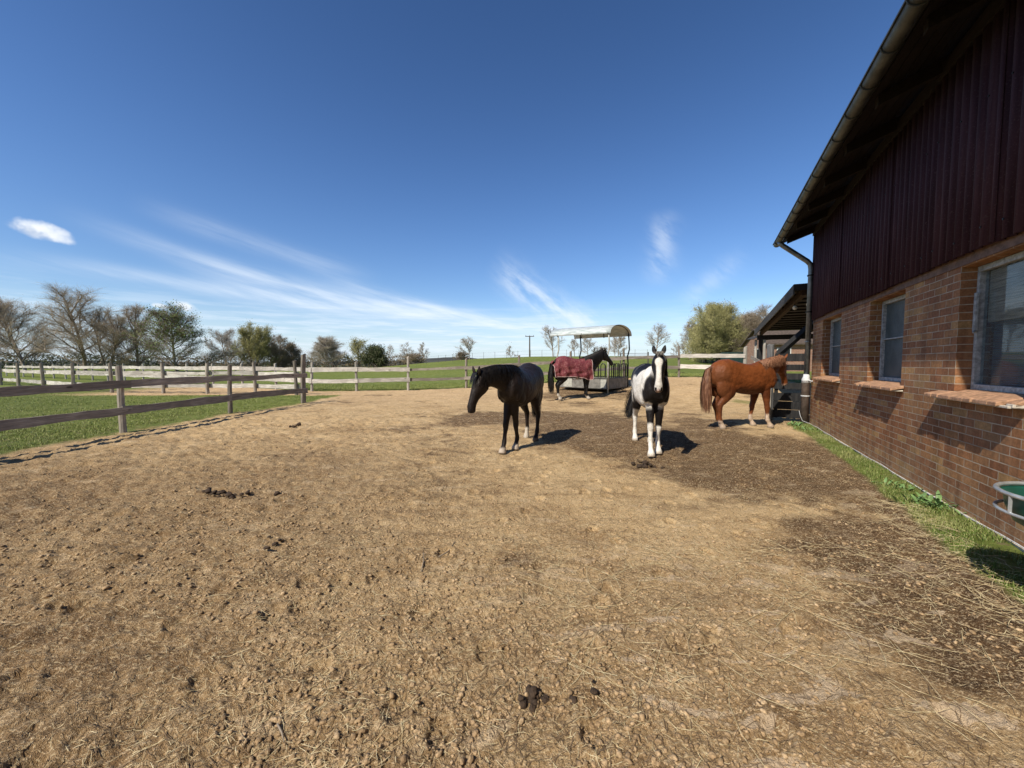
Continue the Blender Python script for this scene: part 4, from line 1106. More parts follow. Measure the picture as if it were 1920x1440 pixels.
    for q_ in range(pose.get('mane_n', 420)):
        t = g.uniform(.12, 1.0)*K; i = min(int(t), K-1); f = t-i
        p = crest[i][0].lerp(crest[i+1][0], f); side = crest[i][1].lerp(crest[i+1][1], f).normalized(); up = crest[i][2]; rl = crest[i][3]; d = crest[i][4]
        s = sd_of(q_); L = ml*g.uniform(.6,1.15)*(.75+.25*(t/K)); fl = g.uniform(0,.035)
        o = side*s
        pts = [p + d*g.uniform(-.02,.02) - up*.02, p + o*(rl*.45+fl) + up*.012, p + o*(rl*.85+.015+fl) - Z*L*.25, p + o*(rl*1.05+.02+fl) - Z*L*.6 + d*g.uniform(-.02,.02), p + o*(rl*1.08+.02+fl*1.2) - Z*L + d*g.uniform(-.04,.04)]
        strand(mm, pts, g.uniform(.006,.013), d)
    # forelock
    for q_ in range(pose.get('fore_n', 60)):
        a = p0 - dh*.05 + sh*g.uniform(-.035,.035) - nh*.0; L = pose.get('fore_len', .2)*g.uniform(.6,1.1); x_ = g.uniform(-.05,.05)
        pts = [a + nh*.03, a - nh*.035 + dh*.03 + sh*x_*.4, a - nh*.040 + dh*L*.5 + sh*x_*.8, a - nh*.022 + dh*L + sh*x_*1.2]
        strand(mm, pts, g.uniform(.005,.010), sh)
    mo = mm.obj('mane', M[hair_col], root)
    tt = MB(); TW = pose.get('tail_w', .075); TLn = pose.get('tail_len', .92); sw = pose.get('tail_sway', 0)
    for q_ in range(460):
        t = g.uniform(0,.75); a = Vector((-.72,0,1.41)).lerp(Vector((-.87,0,1.06)), t) ; a.y = g.uniform(-.03,.03)
        L = (TLn - .28*t)*g.uniform(.75,1.05); an = g.uniform(0,2*PI); rr_ = g.uniform(.2,1)*TW
        ox, oy = math.cos(an)*rr_, math.sin(an)*rr_*1.15
        top = Vector((-.87,0,a.z-.12))
        pts = [a, Vector((-.885+ox*.45, oy*.6+sw*.1, a.z-.10)), Vector((-.905+ox*.9, oy*.95+sw*.35, a.z-L*.40)), Vector((-.90+ox*1.05, oy*1.1+sw*.7, a.z-L*.72)), Vector((-.875+ox*.9, oy*.9+sw, a.z-L))]
        strand(tt, pts, g.uniform(.005,.011), Vector((math.cos(an+1.3), math.sin(an+1.3), 0)))
    tt.obj('tail', M[hair2 or hair_col], root)
    if rug:
        V = []; ns, nu = 60, 64; hem = []
        for i in range(ns+1):
            f = i/ns; x = -.85 + 1.42*f
            xt = min(max(x, -.78), .58); zt, zb, w = trunk_at(xt)
            w = max(w, .24 if x > -.74 else .21) + .05; zt += .028
            if x < -.70: zt -= (-.70-x)*.9
            if x > .42: zt = max(zt, 1.50-(x-.42)*.15)
            zc = zt*.45+zb*.55; hz_ = .80 + .035*math.sin(f*7) - .09*sst(.72,.95,np.array(f)).item() + .05*math.exp(-((f-.55)/.12)**2)
            for k in range(nu+1):
                u = k/nu*2-1; au = abs(u); sgn = 1 if u >= 0 else -1
                if au < .55:
                    an = au/.55*PI/2; y = w*math.sin(an)**.92; z = zc + (zt-zc)*math.cos(an)**.92 if math.cos(an) > 0 else zc
                else:
                    v = (au-.55)/.45; z = zc + (hz_-zc)*v; y = w + .01*v - .02*v*v
                fo = sst(.2,.75,np.array(au)).item()
                rip = .020*math.sin(x*17+au*5+sgn) + .012*math.sin(x*31-au*9) + .010*math.sin(x*9+au*22)
                y += rip*fo; z += .010*math.sin(x*13+u*7)*fo
                V.append((x + .02*math.sin(z*9)*fo, sgn*y if au > 0 else 0, z))
        q = [[i*(nu+1)+k, (i+1)*(nu+1)+k, (i+1)*(nu+1)+k+1, i*(nu+1)+k+1] for i in range(ns) for k in range(nu)]
        me = np_mesh('rug', V, np.array(q), True)
        ro = add('rug', me, M['rug'], root); md = ro.modifiers.new('s','SOLIDIFY'); md.thickness = .008
        e = MB(); W1 = nu+1
        e.tube([V[i*W1] for i in range(ns+1)], .011, 6); e.tube([V[i*W1+nu] for i in range(ns+1)], .011, 6)
        e.tube([V[k] for k in range(W1)], .011, 6); e.tube([V[ns*W1+k] for k in range(W1)], .011, 6)
        e.obj('binding', M['binding'], ro, smooth=True)
        e = MB()  # tail flap
        e.tube([(-.82,0,1.38),(-.87,0,1.33),(-.90,0,1.27)], [.09,.08,.06], 10, squash=.35); e.obj('tail_flap', M['rug'], ro, smooth=True)
        e = MB()
        for x in (-.05,.12): e.tube([(x,.28,.84),(x+.02,.14,.73),(x+.04,0,.70),(x+.06,-.14,.73),(x+.08,-.28,.84)], .012, 5)
        e.obj('strap', M['binding'], ro)
    return root, p0, dh, nh, sh, body

def b_coat(t, p):
    a = t.n('ShaderNodeAttribute', attribute_name='coat').outputs['Color']
    n = t.noise(t.co, 5, 5, .6); n2 = t.noise(t.mapping(t.co, (40,160,60)), 1, 3, .6)
    c = t.mix(1.0, a, t.rng(n, .3, .7, .87, 1.14), 'MULTIPLY'); c = t.mix(1.0, c, t.rng(n2, .3, .7, .8, 1.15), 'MULTIPLY')
    t.L(c, p.inputs['Base Color']); p.inputs['Roughness'].default_value = .50; p.inputs['Specular IOR Level'].default_value = .20
    h = t.math('ADD', t.noise(t.co, 9, 4, .55), t.math('MULTIPLY', n2, .12))
    t.L(t.bump(h, .7, .04), p.inputs['Normal'])
M['coat'] = material('horse_coat', b_coat)
def hairm(name, c0, c1, rough=.5):
    def b(t, p):
        n = t.noise(t.mapping(t.co, (30,60,6)), 1, 3, .6)
        t.L(t.mix(t.rng(n,.35,.65), c0, c1), p.inputs['Base Color']); p.inputs['Roughness'].default_value = rough; p.inputs['Specular IOR Level'].default_value = .35
    return material(name, b)
M['hair_black'] = hairm('black_hair', (.006,.005,.005), (.020,.017,.016))
M['hair_mix'] = hairm('black_white_hair', (.03,.025,.02), (.35,.32,.28))
M['hair_chestnut'] = hairm('chestnut_hair', (.12,.045,.022), (.33,.17,.10))
M['eye'] = simple('horse_eye', (.006,.004,.003), .08, 0, .1, 5, 0)
def b_rug(t, p):
    n = t.noise(t.co, 7, 5, .7); n2 = t.noise(t.co, 28, 4, .7)
    c = t.ramp(n, [(.3,(.10,.014,.022)),(.5,(.17,.026,.036)),(.7,(.25,.075,.075))])
    c = t.mix(t.rng(n2, .52, .66, 0, .55), c, (.36,.22,.19))
    t.L(c, p.inputs['Base Color']); p.inputs['Roughness'].default_value = .75
    t.L(t.bump(t.math('ADD', t.noise(t.co, 6, 3, .5), t.math('MULTIPLY', n2, .2)), .7, .03), p.inputs['Normal'])
M['rug'] = material('maroon_rug', b_rug)
M['binding'] = simple('pale_binding', (.48,.34,.32), .7, 0, .2, 20, 0)

def blend(c, k, mask):
    mask = np.clip(mask,0,1)[:,None]; return c*(1-mask) + np.array([k])*mask
def legmask(P, z, fore=None, side=None, wob=.04, seed=1):
    m_ = sst(z+.03, z-.03, P[:,2] + n3(P, 6, seed)*wob)
    if fore is not None: m_ = m_*((P[:,0] > 0) == fore)
    if side is not None: m_ = m_*((P[:,1] > 0) == (side > 0))
    return m_
def col_black(P, hs, hn, hsd, ih):
    c = np.tile(np.array([[.020,.0140,.0120]]), (len(P),1))
    b = sst(.8,1.0,P[:,2])*sst(1.45,1.2,P[:,2])*sst(-.8,-.5,P[:,0])*sst(.55,.2,P[:,0])*(.45+.5*n3(P,4,4))
    c = blend(c, (.060,.031,.020), np.clip(b,0,1)*.9)  # brownish sheen of the flanks painted into the coat colour
    c = blend(c, (.50,.44,.36), legmask(P, .20, False, -1, .05, 5)); c = blend(c, (.50,.44,.36), legmask(P, .13, False, 1, .03, 6)*0)
    c = blend(c, (.50,.42,.34), legmask(P, .10, True, None, .02, 7))
    c = blend(c, (.50,.42,.34), legmask(P, .09, True, -1, .02, 7))
    c = blend(c, (.16,.12,.09), legmask(P, .07, False, 1, .01))
    c = blend(c, (.30,.24,.18), legmask(P, .015, None, None, .01, 9))
    return c
def col_pinto(P, hs, hn, hsd, ih):
    blk = np.array([.012,.010,.010]); W = (.80,.76,.69)
    c = np.tile(blk[None], (len(P),1)); x, y, z = P.T
    w = n3(P, 2.2, 12)*.09
    # white neck and shoulder saddle, both sides, black breast
    wh = sst(-.34,-.26, x+w)*sst(.66,.58, x+w)*sst(.74,.84, z+w)*(np.abs(y) > .05)
    wh = np.maximum(wh, sst(.40,.50,x+w)*sst(1.12,1.2,z+w)*(x < 1.2)*sst(1.72,1.62,z)*(x-.45 > (1.30-z)*.8-.3))
    wh = wh*(1 - sst(.60,.66,x)*sst(1.36,1.26,z+w)) 
    wh = wh*(1-sst(-.40,-.3,x)*sst(.10,.02,x+w)*sst(1.28,1.36,z+w))
    wh = np.maximum(wh, sst(-.72,-.62,x+w)*sst(-.34,-.44,x+w)*sst(.75,.85,z+w)*sst(1.22,1.12,z+w)*.9)
    c = blend(c, W, wh*(~ih))
    c = blend(c, W, legmask(P, .50, True, 1, .10, 3)); c = blend(c, W, legmask(P, .50, True, -1, .10, 4)); c = blend(c, W, legmask(P, .62, False, None, .06, 5))
    st = sst(.30,.40, z)*sst(.62,.50,z)*(x > 0)*(n3(P, 9, 8) > .25); c = blend(c, blk, st*.9)
    # head: black with a broad blaze
    c = np.where(ih[:,None], blk[None], c)
    bw = np.interp(hs, [0,.10,.16,.24,.34,.5,.7,.85,1.0], [.0,.010,.050,.052,.034,.030,.036,.050,.050])
    bl = sst(.010, -.004, np.abs(hsd)-bw)*(hs > .07)*(hn < .12)*ih
    bl = np.maximum(bl, sst(.80,.88,hs)*ih*(hn < .15))
    c = blend(c, (.68,.64,.58), bl)
    c = blend(c, (.40,.25,.21), sst(.92,.98,hs)*ih*.8); c = blend(c, (.05,.035,.03), sst(.93,.97,hs)*ih*((hsd) > .01)*.7)
    c = blend(c, (.42,.35,.27), legmask(P, .05, None, None, .01, 9))
    return c
def col_chest(P, hs, hn, hsd, ih):
    x, y, z = P.T
    c = np.tile(np.array([[.20,.058,.016]]), (len(P),1))
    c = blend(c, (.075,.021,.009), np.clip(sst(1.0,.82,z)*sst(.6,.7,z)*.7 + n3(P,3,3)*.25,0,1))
    c = blend(c, (.16,.056,.021), np.clip(sst(-.4,-.6,x)*sst(1.5,1.2,z)*.8+n3(P,5,6)*.15,0,1))
    for fz, fs, zz, sd in ((True,1,.30,1),(True,-1,.32,2),(False,1,.17,3),(False,-1,.20,4)): c = blend(c, (.55,.43,.33), legmask(P, zz, fz, fs, .05, sd))
    c = blend(c, (.50,.33,.24), sst(.86,.95,hs)*ih); c = blend(c, (.60,.5,.42), sst(.02,.0,np.abs(hsd)-.008)*(hs>.1)*(hn<.05)*ih*.6)
    c = blend(c, (.13,.045,.02), legmask(P, .62, None, None, .05, 8)*sst(.3,.36,z)*.6)
    c = blend(c, (.22,.17,.12), legmask(P, .04, None, None, .01, 9))
    c = blend(c, (.02,.010,.010), sst(-.76,-.80,x)*sst(.05,.02,np.abs(y))*sst(1.05,1.1,z)*sst(1.4,1.33,z))
    return c
def col_fries(P, hs, hn, hsd, ih):
    c = np.tile(np.array([[.011,.010,.010]]), (len(P),1))
    c = blend(c, (.55,.50,.42), legmask(P, .22, False, None, .05, 5)); c = blend(c, (.55,.50,.42), legmask(P, .14, True, None, .04, 7))
    c = blend(c, (.22,.17,.12), legmask(P, .04, None, None, .01, 9))
    return c
BASEFL = (0,0)
def gz_(x, y): return ground_z(x, y)
# black horse, head hanging to the left
th = math.atan2(-.93,-.37)
horse('black_horse', 'black horse walking with head lowered to the left, one white hind sock', (.165,7.02,bz(.165,7.02)), th, .99,
    dict(N=(1.12,-.27,1.28), C=(.84,-.03,1.36), phi=72, psi=-26, neck_yaw=-38, fl=(-11,-14,-.095), fr=(20,13,-.075), hl=(.10,), hr=(-.16,), mane_side=-1, mane_len=.24, ear=(.95,.45), both=True, fore_len=.22, tail_len=.95, nv=1.0, hs=1.02, tail_w=.09),
    col_black, 'hair_black')
# pinto walking to the camera
th = math.atan2(-.985,-.19)
horse('pinto_horse', 'black and white pinto horse with broad white blaze walking towards the camera', (2.43,6.76,bz(2.43,6.76)), th, .985,
    dict(N=(.97,-.03,1.60), C=(.76,0,1.28), phi=64, psi=-9, neck_yaw=-6, fl=(-5,-10,-.05), fr=(14,8,-.07), hl=(.02,-.03), hr=(-.12,.02), mane_side=1, mane_len=.20, ear=(1.0,.15), fore_n=26, fore_len=.10, tail_len=.95, tail_w=.11, tail_sway=-.26, nv=.95),
    col_pinto, 'hair_mix', hair2='hair_black')
# chestnut
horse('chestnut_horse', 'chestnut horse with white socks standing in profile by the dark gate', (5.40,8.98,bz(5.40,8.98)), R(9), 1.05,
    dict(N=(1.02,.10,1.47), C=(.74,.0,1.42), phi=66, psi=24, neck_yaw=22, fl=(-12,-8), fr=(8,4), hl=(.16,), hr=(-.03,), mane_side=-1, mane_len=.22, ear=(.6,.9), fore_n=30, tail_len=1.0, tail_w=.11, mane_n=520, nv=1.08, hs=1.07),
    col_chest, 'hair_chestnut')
# rugged horse at the feeder
horse('rugged_horse', 'black horse wearing a faded maroon rug, feeding at the hay feeder', (2.42,14.85,bz(2.42,14.85)), R(14), 1.08,
    dict(N=(1.12,.04,1.66), C=(.80,.0,1.44), phi=46, psi=14, neck_yaw=8, fl=(4,0), fr=(-4,-3), hl=(.06,), hr=(-.06,), mane_side=-1, mane_len=.34, ear=(.9,.5), tail_len=1.12, tail_w=.11, nv=1.28, hs=1.1, mane_n=600),
    col_fries, 'hair_black', rug=True)

# ------------------------------------------------------------------ grass, straw, clods
def blades(name, x, y, h, w, lean, mat, seed, label, z=None):
    g = np.random.default_rng(seed); n = len(x)
    if z is None: z = ground_z(x, y)
    z = z - .006
    an = g.uniform(0, 2*PI, n); dx, dy = np.cos(an), np.sin(an)
    hh = h*g.uniform(.5, 1.25, n); ww = w*g.uniform(.6,1.3,n)
    la = g.uniform(0, 2*PI, n); ll = lean*g.uniform(.1,1,n)*hh
    lx, ly = np.cos(la)*ll, np.sin(la)*ll
    V = np.stack([np.stack([x-dx*ww, y-dy*ww, z],1), np.stack([x+dx*ww, y+dy*ww, z],1),
                  np.stack([x+dx*ww*.7+lx*.4, y+dy*ww*.7+ly*.4, z+hh*.6],1), np.stack([x-dx*ww*.7+lx*.4, y-dy*ww*.7+ly*.4, z+hh*.6],1),
                  np.stack([x+lx, y+ly, z+hh*(1-.3*lean)],1)], 1).reshape(-1,3)
    b = (np.arange(n)*5)[:,None]
    o = add(name, np_mesh(name, V, [b+np.array([[0,1,2,3]]), b+np.array([[3,2,4]])]), mat)
    return tag(o, label, 'grass', None, 'stuff')
def grassmat(name, c0, c1, c2):
    def b(t, p):
        n = t.noise(t.geo, 2.2, 4, .6); n2 = t.noise(t.geo, 60, 2, .5)
        c = t.mix(t.rng(n, .35, .65), c0, c1); c = t.mix(t.rng(n2, .52, .60), c, c2); c = t.mix(t.rng(t.noise(t.geo, .9, 4, .65), .50, .64, 0, .55), c, c2)
        t.L(c, p.inputs['Base Color']); p.inputs['Roughness'].default_value = .55; p.inputs['Specular IOR Level'].default_value = .3
    return material(name, b)
M['blade'] = grassmat('spring_grass', (.105,.165,.028), (.170,.235,.050), (.36,.34,.14))
M['blade2'] = grassmat('paddock_grass', (.17,.22,.04), (.25,.31,.065), (.42,.40,.17))
g = np.random.default_rng(5)
# strip at the wall
n = 46000; t_ = g.uniform(1.0, 11.7, n)**1.0; q_ = g.uniform(.02, .95, n)
x = .891*(Q-q_) + .454*t_; y = -.454*(Q-q_) + .891*t_
gm, _ = masks(x, y); k = (gm > .35+.6*g.random(n)) & (fbm(x*3,y*3,3,71) > .36); x, y = x[k], y[k]
blades('wall_grass', x, y, .062, .0028, .8, M['blade'], 1, 'ragged strip of fresh grass along the foot of the brick wall')
# paddock on the left
n = 230000; r_ = 5.5+30*g.random(n)**1.25; a_n = g.uniform(R(-64), R(-18), n); x = np.sin(a_n)*r_; y = np.cos(a_n)*r_
gm, _ = masks(x, y); k = (gm > .35+.5*g.random(n)) & (y < 18.5) & (fbm(x*1.3,y*1.3,4,72) > .30+.2*g.random(n)); x, y = x[k], y[k]
blades('paddock_grass', x, y, .055, .0042, .8, M['blade2'], 2, 'short grass of the small paddock behind the nearest fence')
# field behind the far fence, edge tufts
n = 60000; x = g.uniform(-13, 16, n); y = fence_c_y(x) + g.uniform(-.1, 1, n)**2*6
gm, _ = masks(x, y); k = gm > .5; x, y = x[k], y[k]
blades('field_grass', x, y, .085, .007, .7, M['blade2'], 3, 'grass of the rising field beyond the far fence')
# straw and hay litter
def ribbons(name, x, y, L, w, mat, seed, label, cat, lift=.004, curv=.13, wfac=1):
    g = np.random.default_rng(seed); n = len(x); an = g.uniform(0, PI, n); dx, dy = np.cos(an), np.sin(an)
    cv = g.normal(0, curv, n)*L; px, py = -dy, dx
    pts = []
    for s in (-.5, -.17, .17, .5):
        bx = x + dx*L*s + px*cv*(s*s)*1.5; by = y + dy*L*s + py*cv*(s*s)*1.5
        pts.append((bx, by))
    X = np.stack([p[0] for p in pts],1); Y_ = np.stack([p[1] for p in pts],1)
    Z_ = ground_z(X.ravel(), Y_.ravel()).reshape(X.shape); zm = Z_.max(1, keepdims=True)
    Z_ = np.maximum(Z_, zm-.012) + lift + g.uniform(0,.004,(n,1)); Z_[:,3] += g.uniform(0,.012,n)*g.integers(0,2,n)
    ww = w[:,None]*np.array([[.8,1,1,.6]])
    V = np.stack([np.stack([X-px[:,None]*ww, Y_-py[:,None]*ww, Z_],2), np.stack([X+px[:,None]*ww, Y_+py[:,None]*ww, Z_],2), np.stack([X, Y_, Z_+ww*1.1],2)], 2)  # n,4,3,3
    V = V.reshape(-1,3); b = (np.arange(n)*12)[:,None]; F_ = []
    for i in range(3):
        for a, c in ((0,2),(2,1)): F_.append(b + np.array([[i*3+a, i*3+c, (i+1)*3+c, (i+1)*3+a]]))
    o = add(name, np_mesh(name, V, np.concatenate(F_)), mat); return tag(o, label, cat, None, 'stuff')
def b_straw(t, p):
    n = t.noise(t.geo, 37, 2, .5)
    t.L(t.ramp(n, [(.3,(.38,.28,.14)),(.45,(.56,.44,.24)),(.6,(.76,.64,.40)),(.75,(.60,.54,.30))]), p.inputs['Base Color']); p.inputs['Roughness'].default_value = .5
M['straw'] = material('dry_straw', b_straw)
M['darkstraw'] = simple('damp_stalks', (.17,.11,.06), .8, 0, .3, 30, 0)
def scatter(n, rmin, rmax, a0, a1, pw=.8, seed=0):
    g = np.random.default_rng(seed); r_ = rmin*(rmax/rmin)**(g.random(n)**pw); a = R(a0)+(R(a1)-R(a0))*g.random(n)
    return np.sin(a)*r_, np.cos(a)*r_
x, y = scatter(22000, 1.3, 14, -62, 58, .85, 1)
den = fbm(x*.8, y*.8, 4, 91); gm, _ = masks(x, y); q = .891*x-.454*y
extra = sst(4.2,2.0,y)*sst(1.0,2.6,x)*.12
k = (g.random(len(x)) < np.clip((den-.44)*3.2+.10+extra, .04, 1)*.8) & (q < 2.25) & (gm < .9) & (x > -8.2); x, y = x[k], y[k]
L = g.gamma(1.8, .020, len(x))+.010; L = np.minimum(L, .22)
ribbons('straw', x, y, L, np.full(len(x), .0010)*g.uniform(.5,1.5,len(x)), M['straw'], 2, 'pale straw scattered over the trampled dirt', 'straw', .003)
x, y = scatter(12000, 1.3, 10, -62, 58, .85, 3); gm, _ = masks(x, y); q = .891*x-.454*y; k = (q < 2.25) & (gm < .6); x, y = x[k], y[k]
ribbons('stalk_litter', x, y, g.gamma(2, .018, len(x))+.01, np.full(len(x), .0013), M['darkstraw'], 4, 'dark rotten stalks trodden into the dirt', 'stalks', .002)
# long hay stalks bottom right and on the wall grass
n = 200; x = g.uniform(.2, 3.2, n); y = g.uniform(1.5, 3.2, n); q = .891*x-.454*y; k = q < 2.2; x, y = x[k], y[k]
ribbons('hay_stalks', x, y, g.uniform(.12,.42,len(x)), np.full(len(x), .0013), M['straw'], 6, 'long hay stalks lying in the right foreground', 'hay', .006, .22)
n = 420; t_ = g.uniform(2.2, 5.5, n); q_ = g.uniform(.3,.75,n); x = .891*(Q-q_)+.454*t_; y = -.454*(Q-q_)+.891*t_
o = ribbons('hay_wisps', x, y, g.uniform(.06,.2,n), np.full(n,.0012), M['straw'], 7, 'hay wisps lying on the grass strip by the wall', 'hay', .026, .3)
# clods
def lumps(name, x, y, s, mat, seed, label, cat, sink=.35):
    g = np.random.default_rng(seed); n = len(x)
    ph = (1+5**.5)/2; ico = np.array([(-1,ph,0),(1,ph,0),(-1,-ph,0),(1,-ph,0),(0,-1,ph),(0,1,ph),(0,-1,-ph),(0,1,-ph),(ph,0,-1),(ph,0,1),(-ph,0,-1),(-ph,0,1)],float); ico /= np.linalg.norm(ico[0])
    fi = np.array([(0,11,5),(0,5,1),(0,1,7),(0,7,10),(0,10,11),(1,5,9),(5,11,4),(11,10,2),(10,7,6),(7,1,8),(3,9,4),(3,4,2),(3,2,6),(3,6,8),(3,8,9),(4,9,5),(2,4,11),(6,2,10),(8,6,7),(9,8,1)])
    a = g.uniform(0,2*PI,n); ca, sa = np.cos(a), np.sin(a)
    S = s[:,None,None]*g.uniform(.6,1.35,(n,12,1))*np.array([[[1.3,.9,.62]]])
    V = ico[None]*S; X = V[:,:,0]*ca[:,None]-V[:,:,1]*sa[:,None]; Yy = V[:,:,0]*sa[:,None]+V[:,:,1]*ca[:,None]
    z = ground_z(x, y); V = np.stack([X+x[:,None], Yy+y[:,None], V[:,:,2]+(z+s*sink)[:,None]],2).reshape(-1,3)
    F_ = (np.arange(n)*12)[:,None,None] + fi[None]
    o = add(name, np_mesh(name, V, F_.reshape(-1,3), True), mat); return tag(o, label, cat, None, 'stuff')
def b_clod(t, p):
    n = t.noise(t.geo, 6, 4, .6); n2 = t.noise(t.geo, 80, 3, .6)
    c = t.ramp(n, [(.3,(.22,.14,.072)),(.5,(.42,.285,.155)),(.7,(.58,.42,.25))]); c = t.mix(1.0, c, t.rng(n2,.3,.7,.6,1.3), 'MULTIPLY')
    t.L(c, p.inputs['Base Color']); p.inputs['Roughness'].default_value = .95; t.L(t.bump(n2,.6,.01), p.inputs['Normal'])
M['clod'] = material('soil_crumbs', b_clod)
x, y = scatter(26000, 1.2, 15, -62, 58, .85, 8); gm, _ = masks(x, y); q = .891*x-.454*y; den = fbm(x*1.1+5, y*1.1, 4, 95)
k = (q < 2.2) & (gm < .6) & (den > .40) & (x > -8.3); x, y = x[k], y[k]
s = .0035+g.gamma(1.2, .0032, len(x)); s = np.where(x < -1.2, s*1.25, s); big = g.random(len(x)) > .996; s = np.where(big, s*1.6, s); s = np.minimum(s, .015)
lumps('soil_crumbs', x, y, s, M['clod'], 9, 'loose crumbs and clods of dry soil', 'soil', .2)
# manure heaps, one by one
M['dung'] = simple('dung', (.055,.034,.020), .85, 0, .4, 30, .6)
M['dungdry'] = simple('dry_dung', (.22,.15,.085), .9, 0, .35, 35, .7)
def ball_mesh(s, sd):
    r_ = random.Random(sd); m = MB(); ellipsoid(m, (0,0,0), (s*r_.uniform(.9,1.25), s*r_.uniform(.8,1.1), s*r_.uniform(.65,.85)), (0,0,r_.uniform(0,3)), 12, 8)
    v = np.array(m.v); f_ = 1+.8*(fbm(v[:,0]*45+sd, v[:,1]*45+v[:,2]*45, 3, sd, .7)-.5)*2; m.v = [tuple(q) for q in v*f_[:,None]]
    return m
def manure(px, py, balls, spread, lab, mat='dung', sz=.030, ax=(1,1)):
    d = 1.5/((py-682)/F)*.985; x0 = (px-960)/F*d; y0 = d
    root = thing('manure_pile', lab, 'manure', (x0,y0,ground_z(x0,y0)), 0, 'manure lying on the dirt'); r_ = random.Random(px)
    for i in range(balls):
        x = r_.gauss(0,spread*ax[0]); y = r_.gauss(0,spread*ax[1]); s = sz*r_.uniform(.6,1.25)
        ball_mesh(s, px+i).obj('dropping', M[mat if r_.random() > .2 else 'dungdry'], root, (x, y, ground_z(x0+x,y0+y)-root.location.z+s*.4+ (.02 if r_.random() > .6 else 0)), smooth=True)
manure(1008,1328,16,.028,'fresh dark droppings with one pale ball in the centre foreground','dung',.016)
manure(1215,873,12,.10,'dark manure heap just in front of the pinto horse','dung',.035)
manure(410,930,26,.12,'long dark ridge of manure left of centre on the bare dirt','dung',.026,(1.3,.35))
manure(545,800,8,.10,'dark manure spot far left-centre near the grass edge','dung',.04)
manure(1275,722,9,.16,'dark droppings on pale sand right of the pinto','dung',.05,(1.5,.4))
manure(500,1023,5,.06,'small dark droppings in the left middle of the dirt','dung',.018)
manure(1100,1322,3,.03,'two or three small dark droppings right of centre foreground','dung',.018)
def stick(p0, p1, r_, lab):
    P = []
    for px, py in (p0, ((p0[0]+p1[0])/2+2,(p0[1]+p1[1])/2), p1):
        d = 1.5/((py-682)/F)*.985; x = (px-960)/F*d; P.append((x, d, ground_z(x, d)+.014))
    o = MB().tube(P, [r_, r_*.9, r_*.5], 6).obj('stick', M['twigdark'], None, smooth=True); tag(o, lab, 'stick', 'sticks lying on the dirt')
stick((820,1050),(851,1020),.0055,'thin brown stick slanting up to the right on the dirt')
stick((785,1075),(790,1042),.0045,'short thin stick lying nearly upright in view on the dirt')
stick((498,1380),(510,1415),.004,'short stick near the bottom edge left of centre') 
# broad leaved weeds at the wall
def weed(t_, q_, n, s, lab):
    p = wl(t_, q_, 0); p.z = ground_z(p.x, p.y)
    root = thing('weed', lab, 'weed', p, 0, 'broad-leaved weeds by the wall'); r_ = random.Random(n)
    m = MB()
    for i in range(n):
        an = r_.uniform(0,2*PI); L = s*r_.uniform(.6,1.2); el = r_.uniform(.5,1.7); w = L*.15; d = Vector((math.cos(an),math.sin(an),0)); sd = Vector((-d.y,d.x,0))
        prev = None; o = Vector((r_.gauss(0,.09), r_.gauss(0,.09), 0))
        for k in range(6):
            f = k/5; c = o + d*L*f + Vector((0,0,L*(el*f-.55*f*f)+.01)); ww = w*math.sin(PI*min(1,f*.93+.07))**.8
            a, b, e = len(m.v), len(m.v)+1, len(m.v)+2; m.v += [tuple(c-sd*ww+Vector((0,0,ww*.3))), tuple(c), tuple(c+sd*ww+Vector((0,0,ww*.3)))]
            if prev is not None: m.f += [[prev,a,b,prev+1],[prev+1,b,e,prev+2]]
            prev = a
    m.obj('leaves', M['weed'], root, smooth=True)
M['weed'] = simple('weed_leaf', (.16,.27,.09), .5, 0, .3, 14, .2)
weed(5.5,.17,70,.095,'broad-leaved weed clump at the wall foot near the middle window')
weed(6.1,.20,40,.075,'smaller weed clump just beyond the broad-leaved one')
weed(11.3,.34,60,.10,'weedy tuft at the foot of the downpipe')
weed(10.6,.30,36,.08,'low weeds between downpipe and first window')

# ------------------------------------------------------------------ camera, sun, sky
cam = bpy.data.cameras.new('camera'); co = bpy.data.objects.new('camera', cam); COL.objects.link(co)
co.location = (0,0,H); co.rotation_euler = (PI/2-PITCH, 0, 0); cam.sensor_width = 36; cam.lens = 36*F/1920; cam.clip_end = 20000; cam.clip_start = .05
sc.camera = co
SD = Vector((.700,.755,-1.0)).normalized()   # travel direction of the light
el = math.asin(-SD.z); az = math.atan2(-SD.x, -SD.y)  # compass azimuth of the sun, from +Y clockwise
sl = bpy.data.lights.new('sun', 'SUN'); so = bpy.data.objects.new('sun', sl); COL.objects.link(so)
sl.energy = SUN_E = 5.0; sl.angle = R(.53); sl.color = (1,.925,.80)
so.rotation_euler = SD.to_track_quat('-Z', 'Y').to_euler(); so.location = (-20,-20,30)
w = bpy.data.worlds.new('World'); sc.world = w; w.use_nodes = True; nt = w.node_tree; t = NT(nt)
bg = nt.nodes['Background']; sky = t.n('ShaderNodeTexSky'); sky.sky_type = 'NISHITA'; sky.sun_disc = False
sky.sun_elevation = el; sky.sun_rotation = az; sky.altitude = 300; sky.air_density = 1.0; sky.dust_density = .4; sky.ozone_density = 3.0
bg.inputs['Strength'].default_value = .10
V = t.n('ShaderNodeTexCoord').outputs['Generated']; sx = t.n('ShaderNodeSeparateXYZ'); t.L(V, sx.inputs[0])
X_, Y_, Z_ = sx.outputs
AZ = t.math('ARCTAN2', X_, Y_); EL = t.math('ARCSINE', Z_)
def dirpx(px, py):
    x = (px-960)/F; v = -(py-720)/F; c, s = math.cos(PITCH), math.sin(PITCH)
    d = Vector((x, c + v*s, -s + v*c)).normalized(); return math.atan2(d.x, d.y), math.asin(d.z)
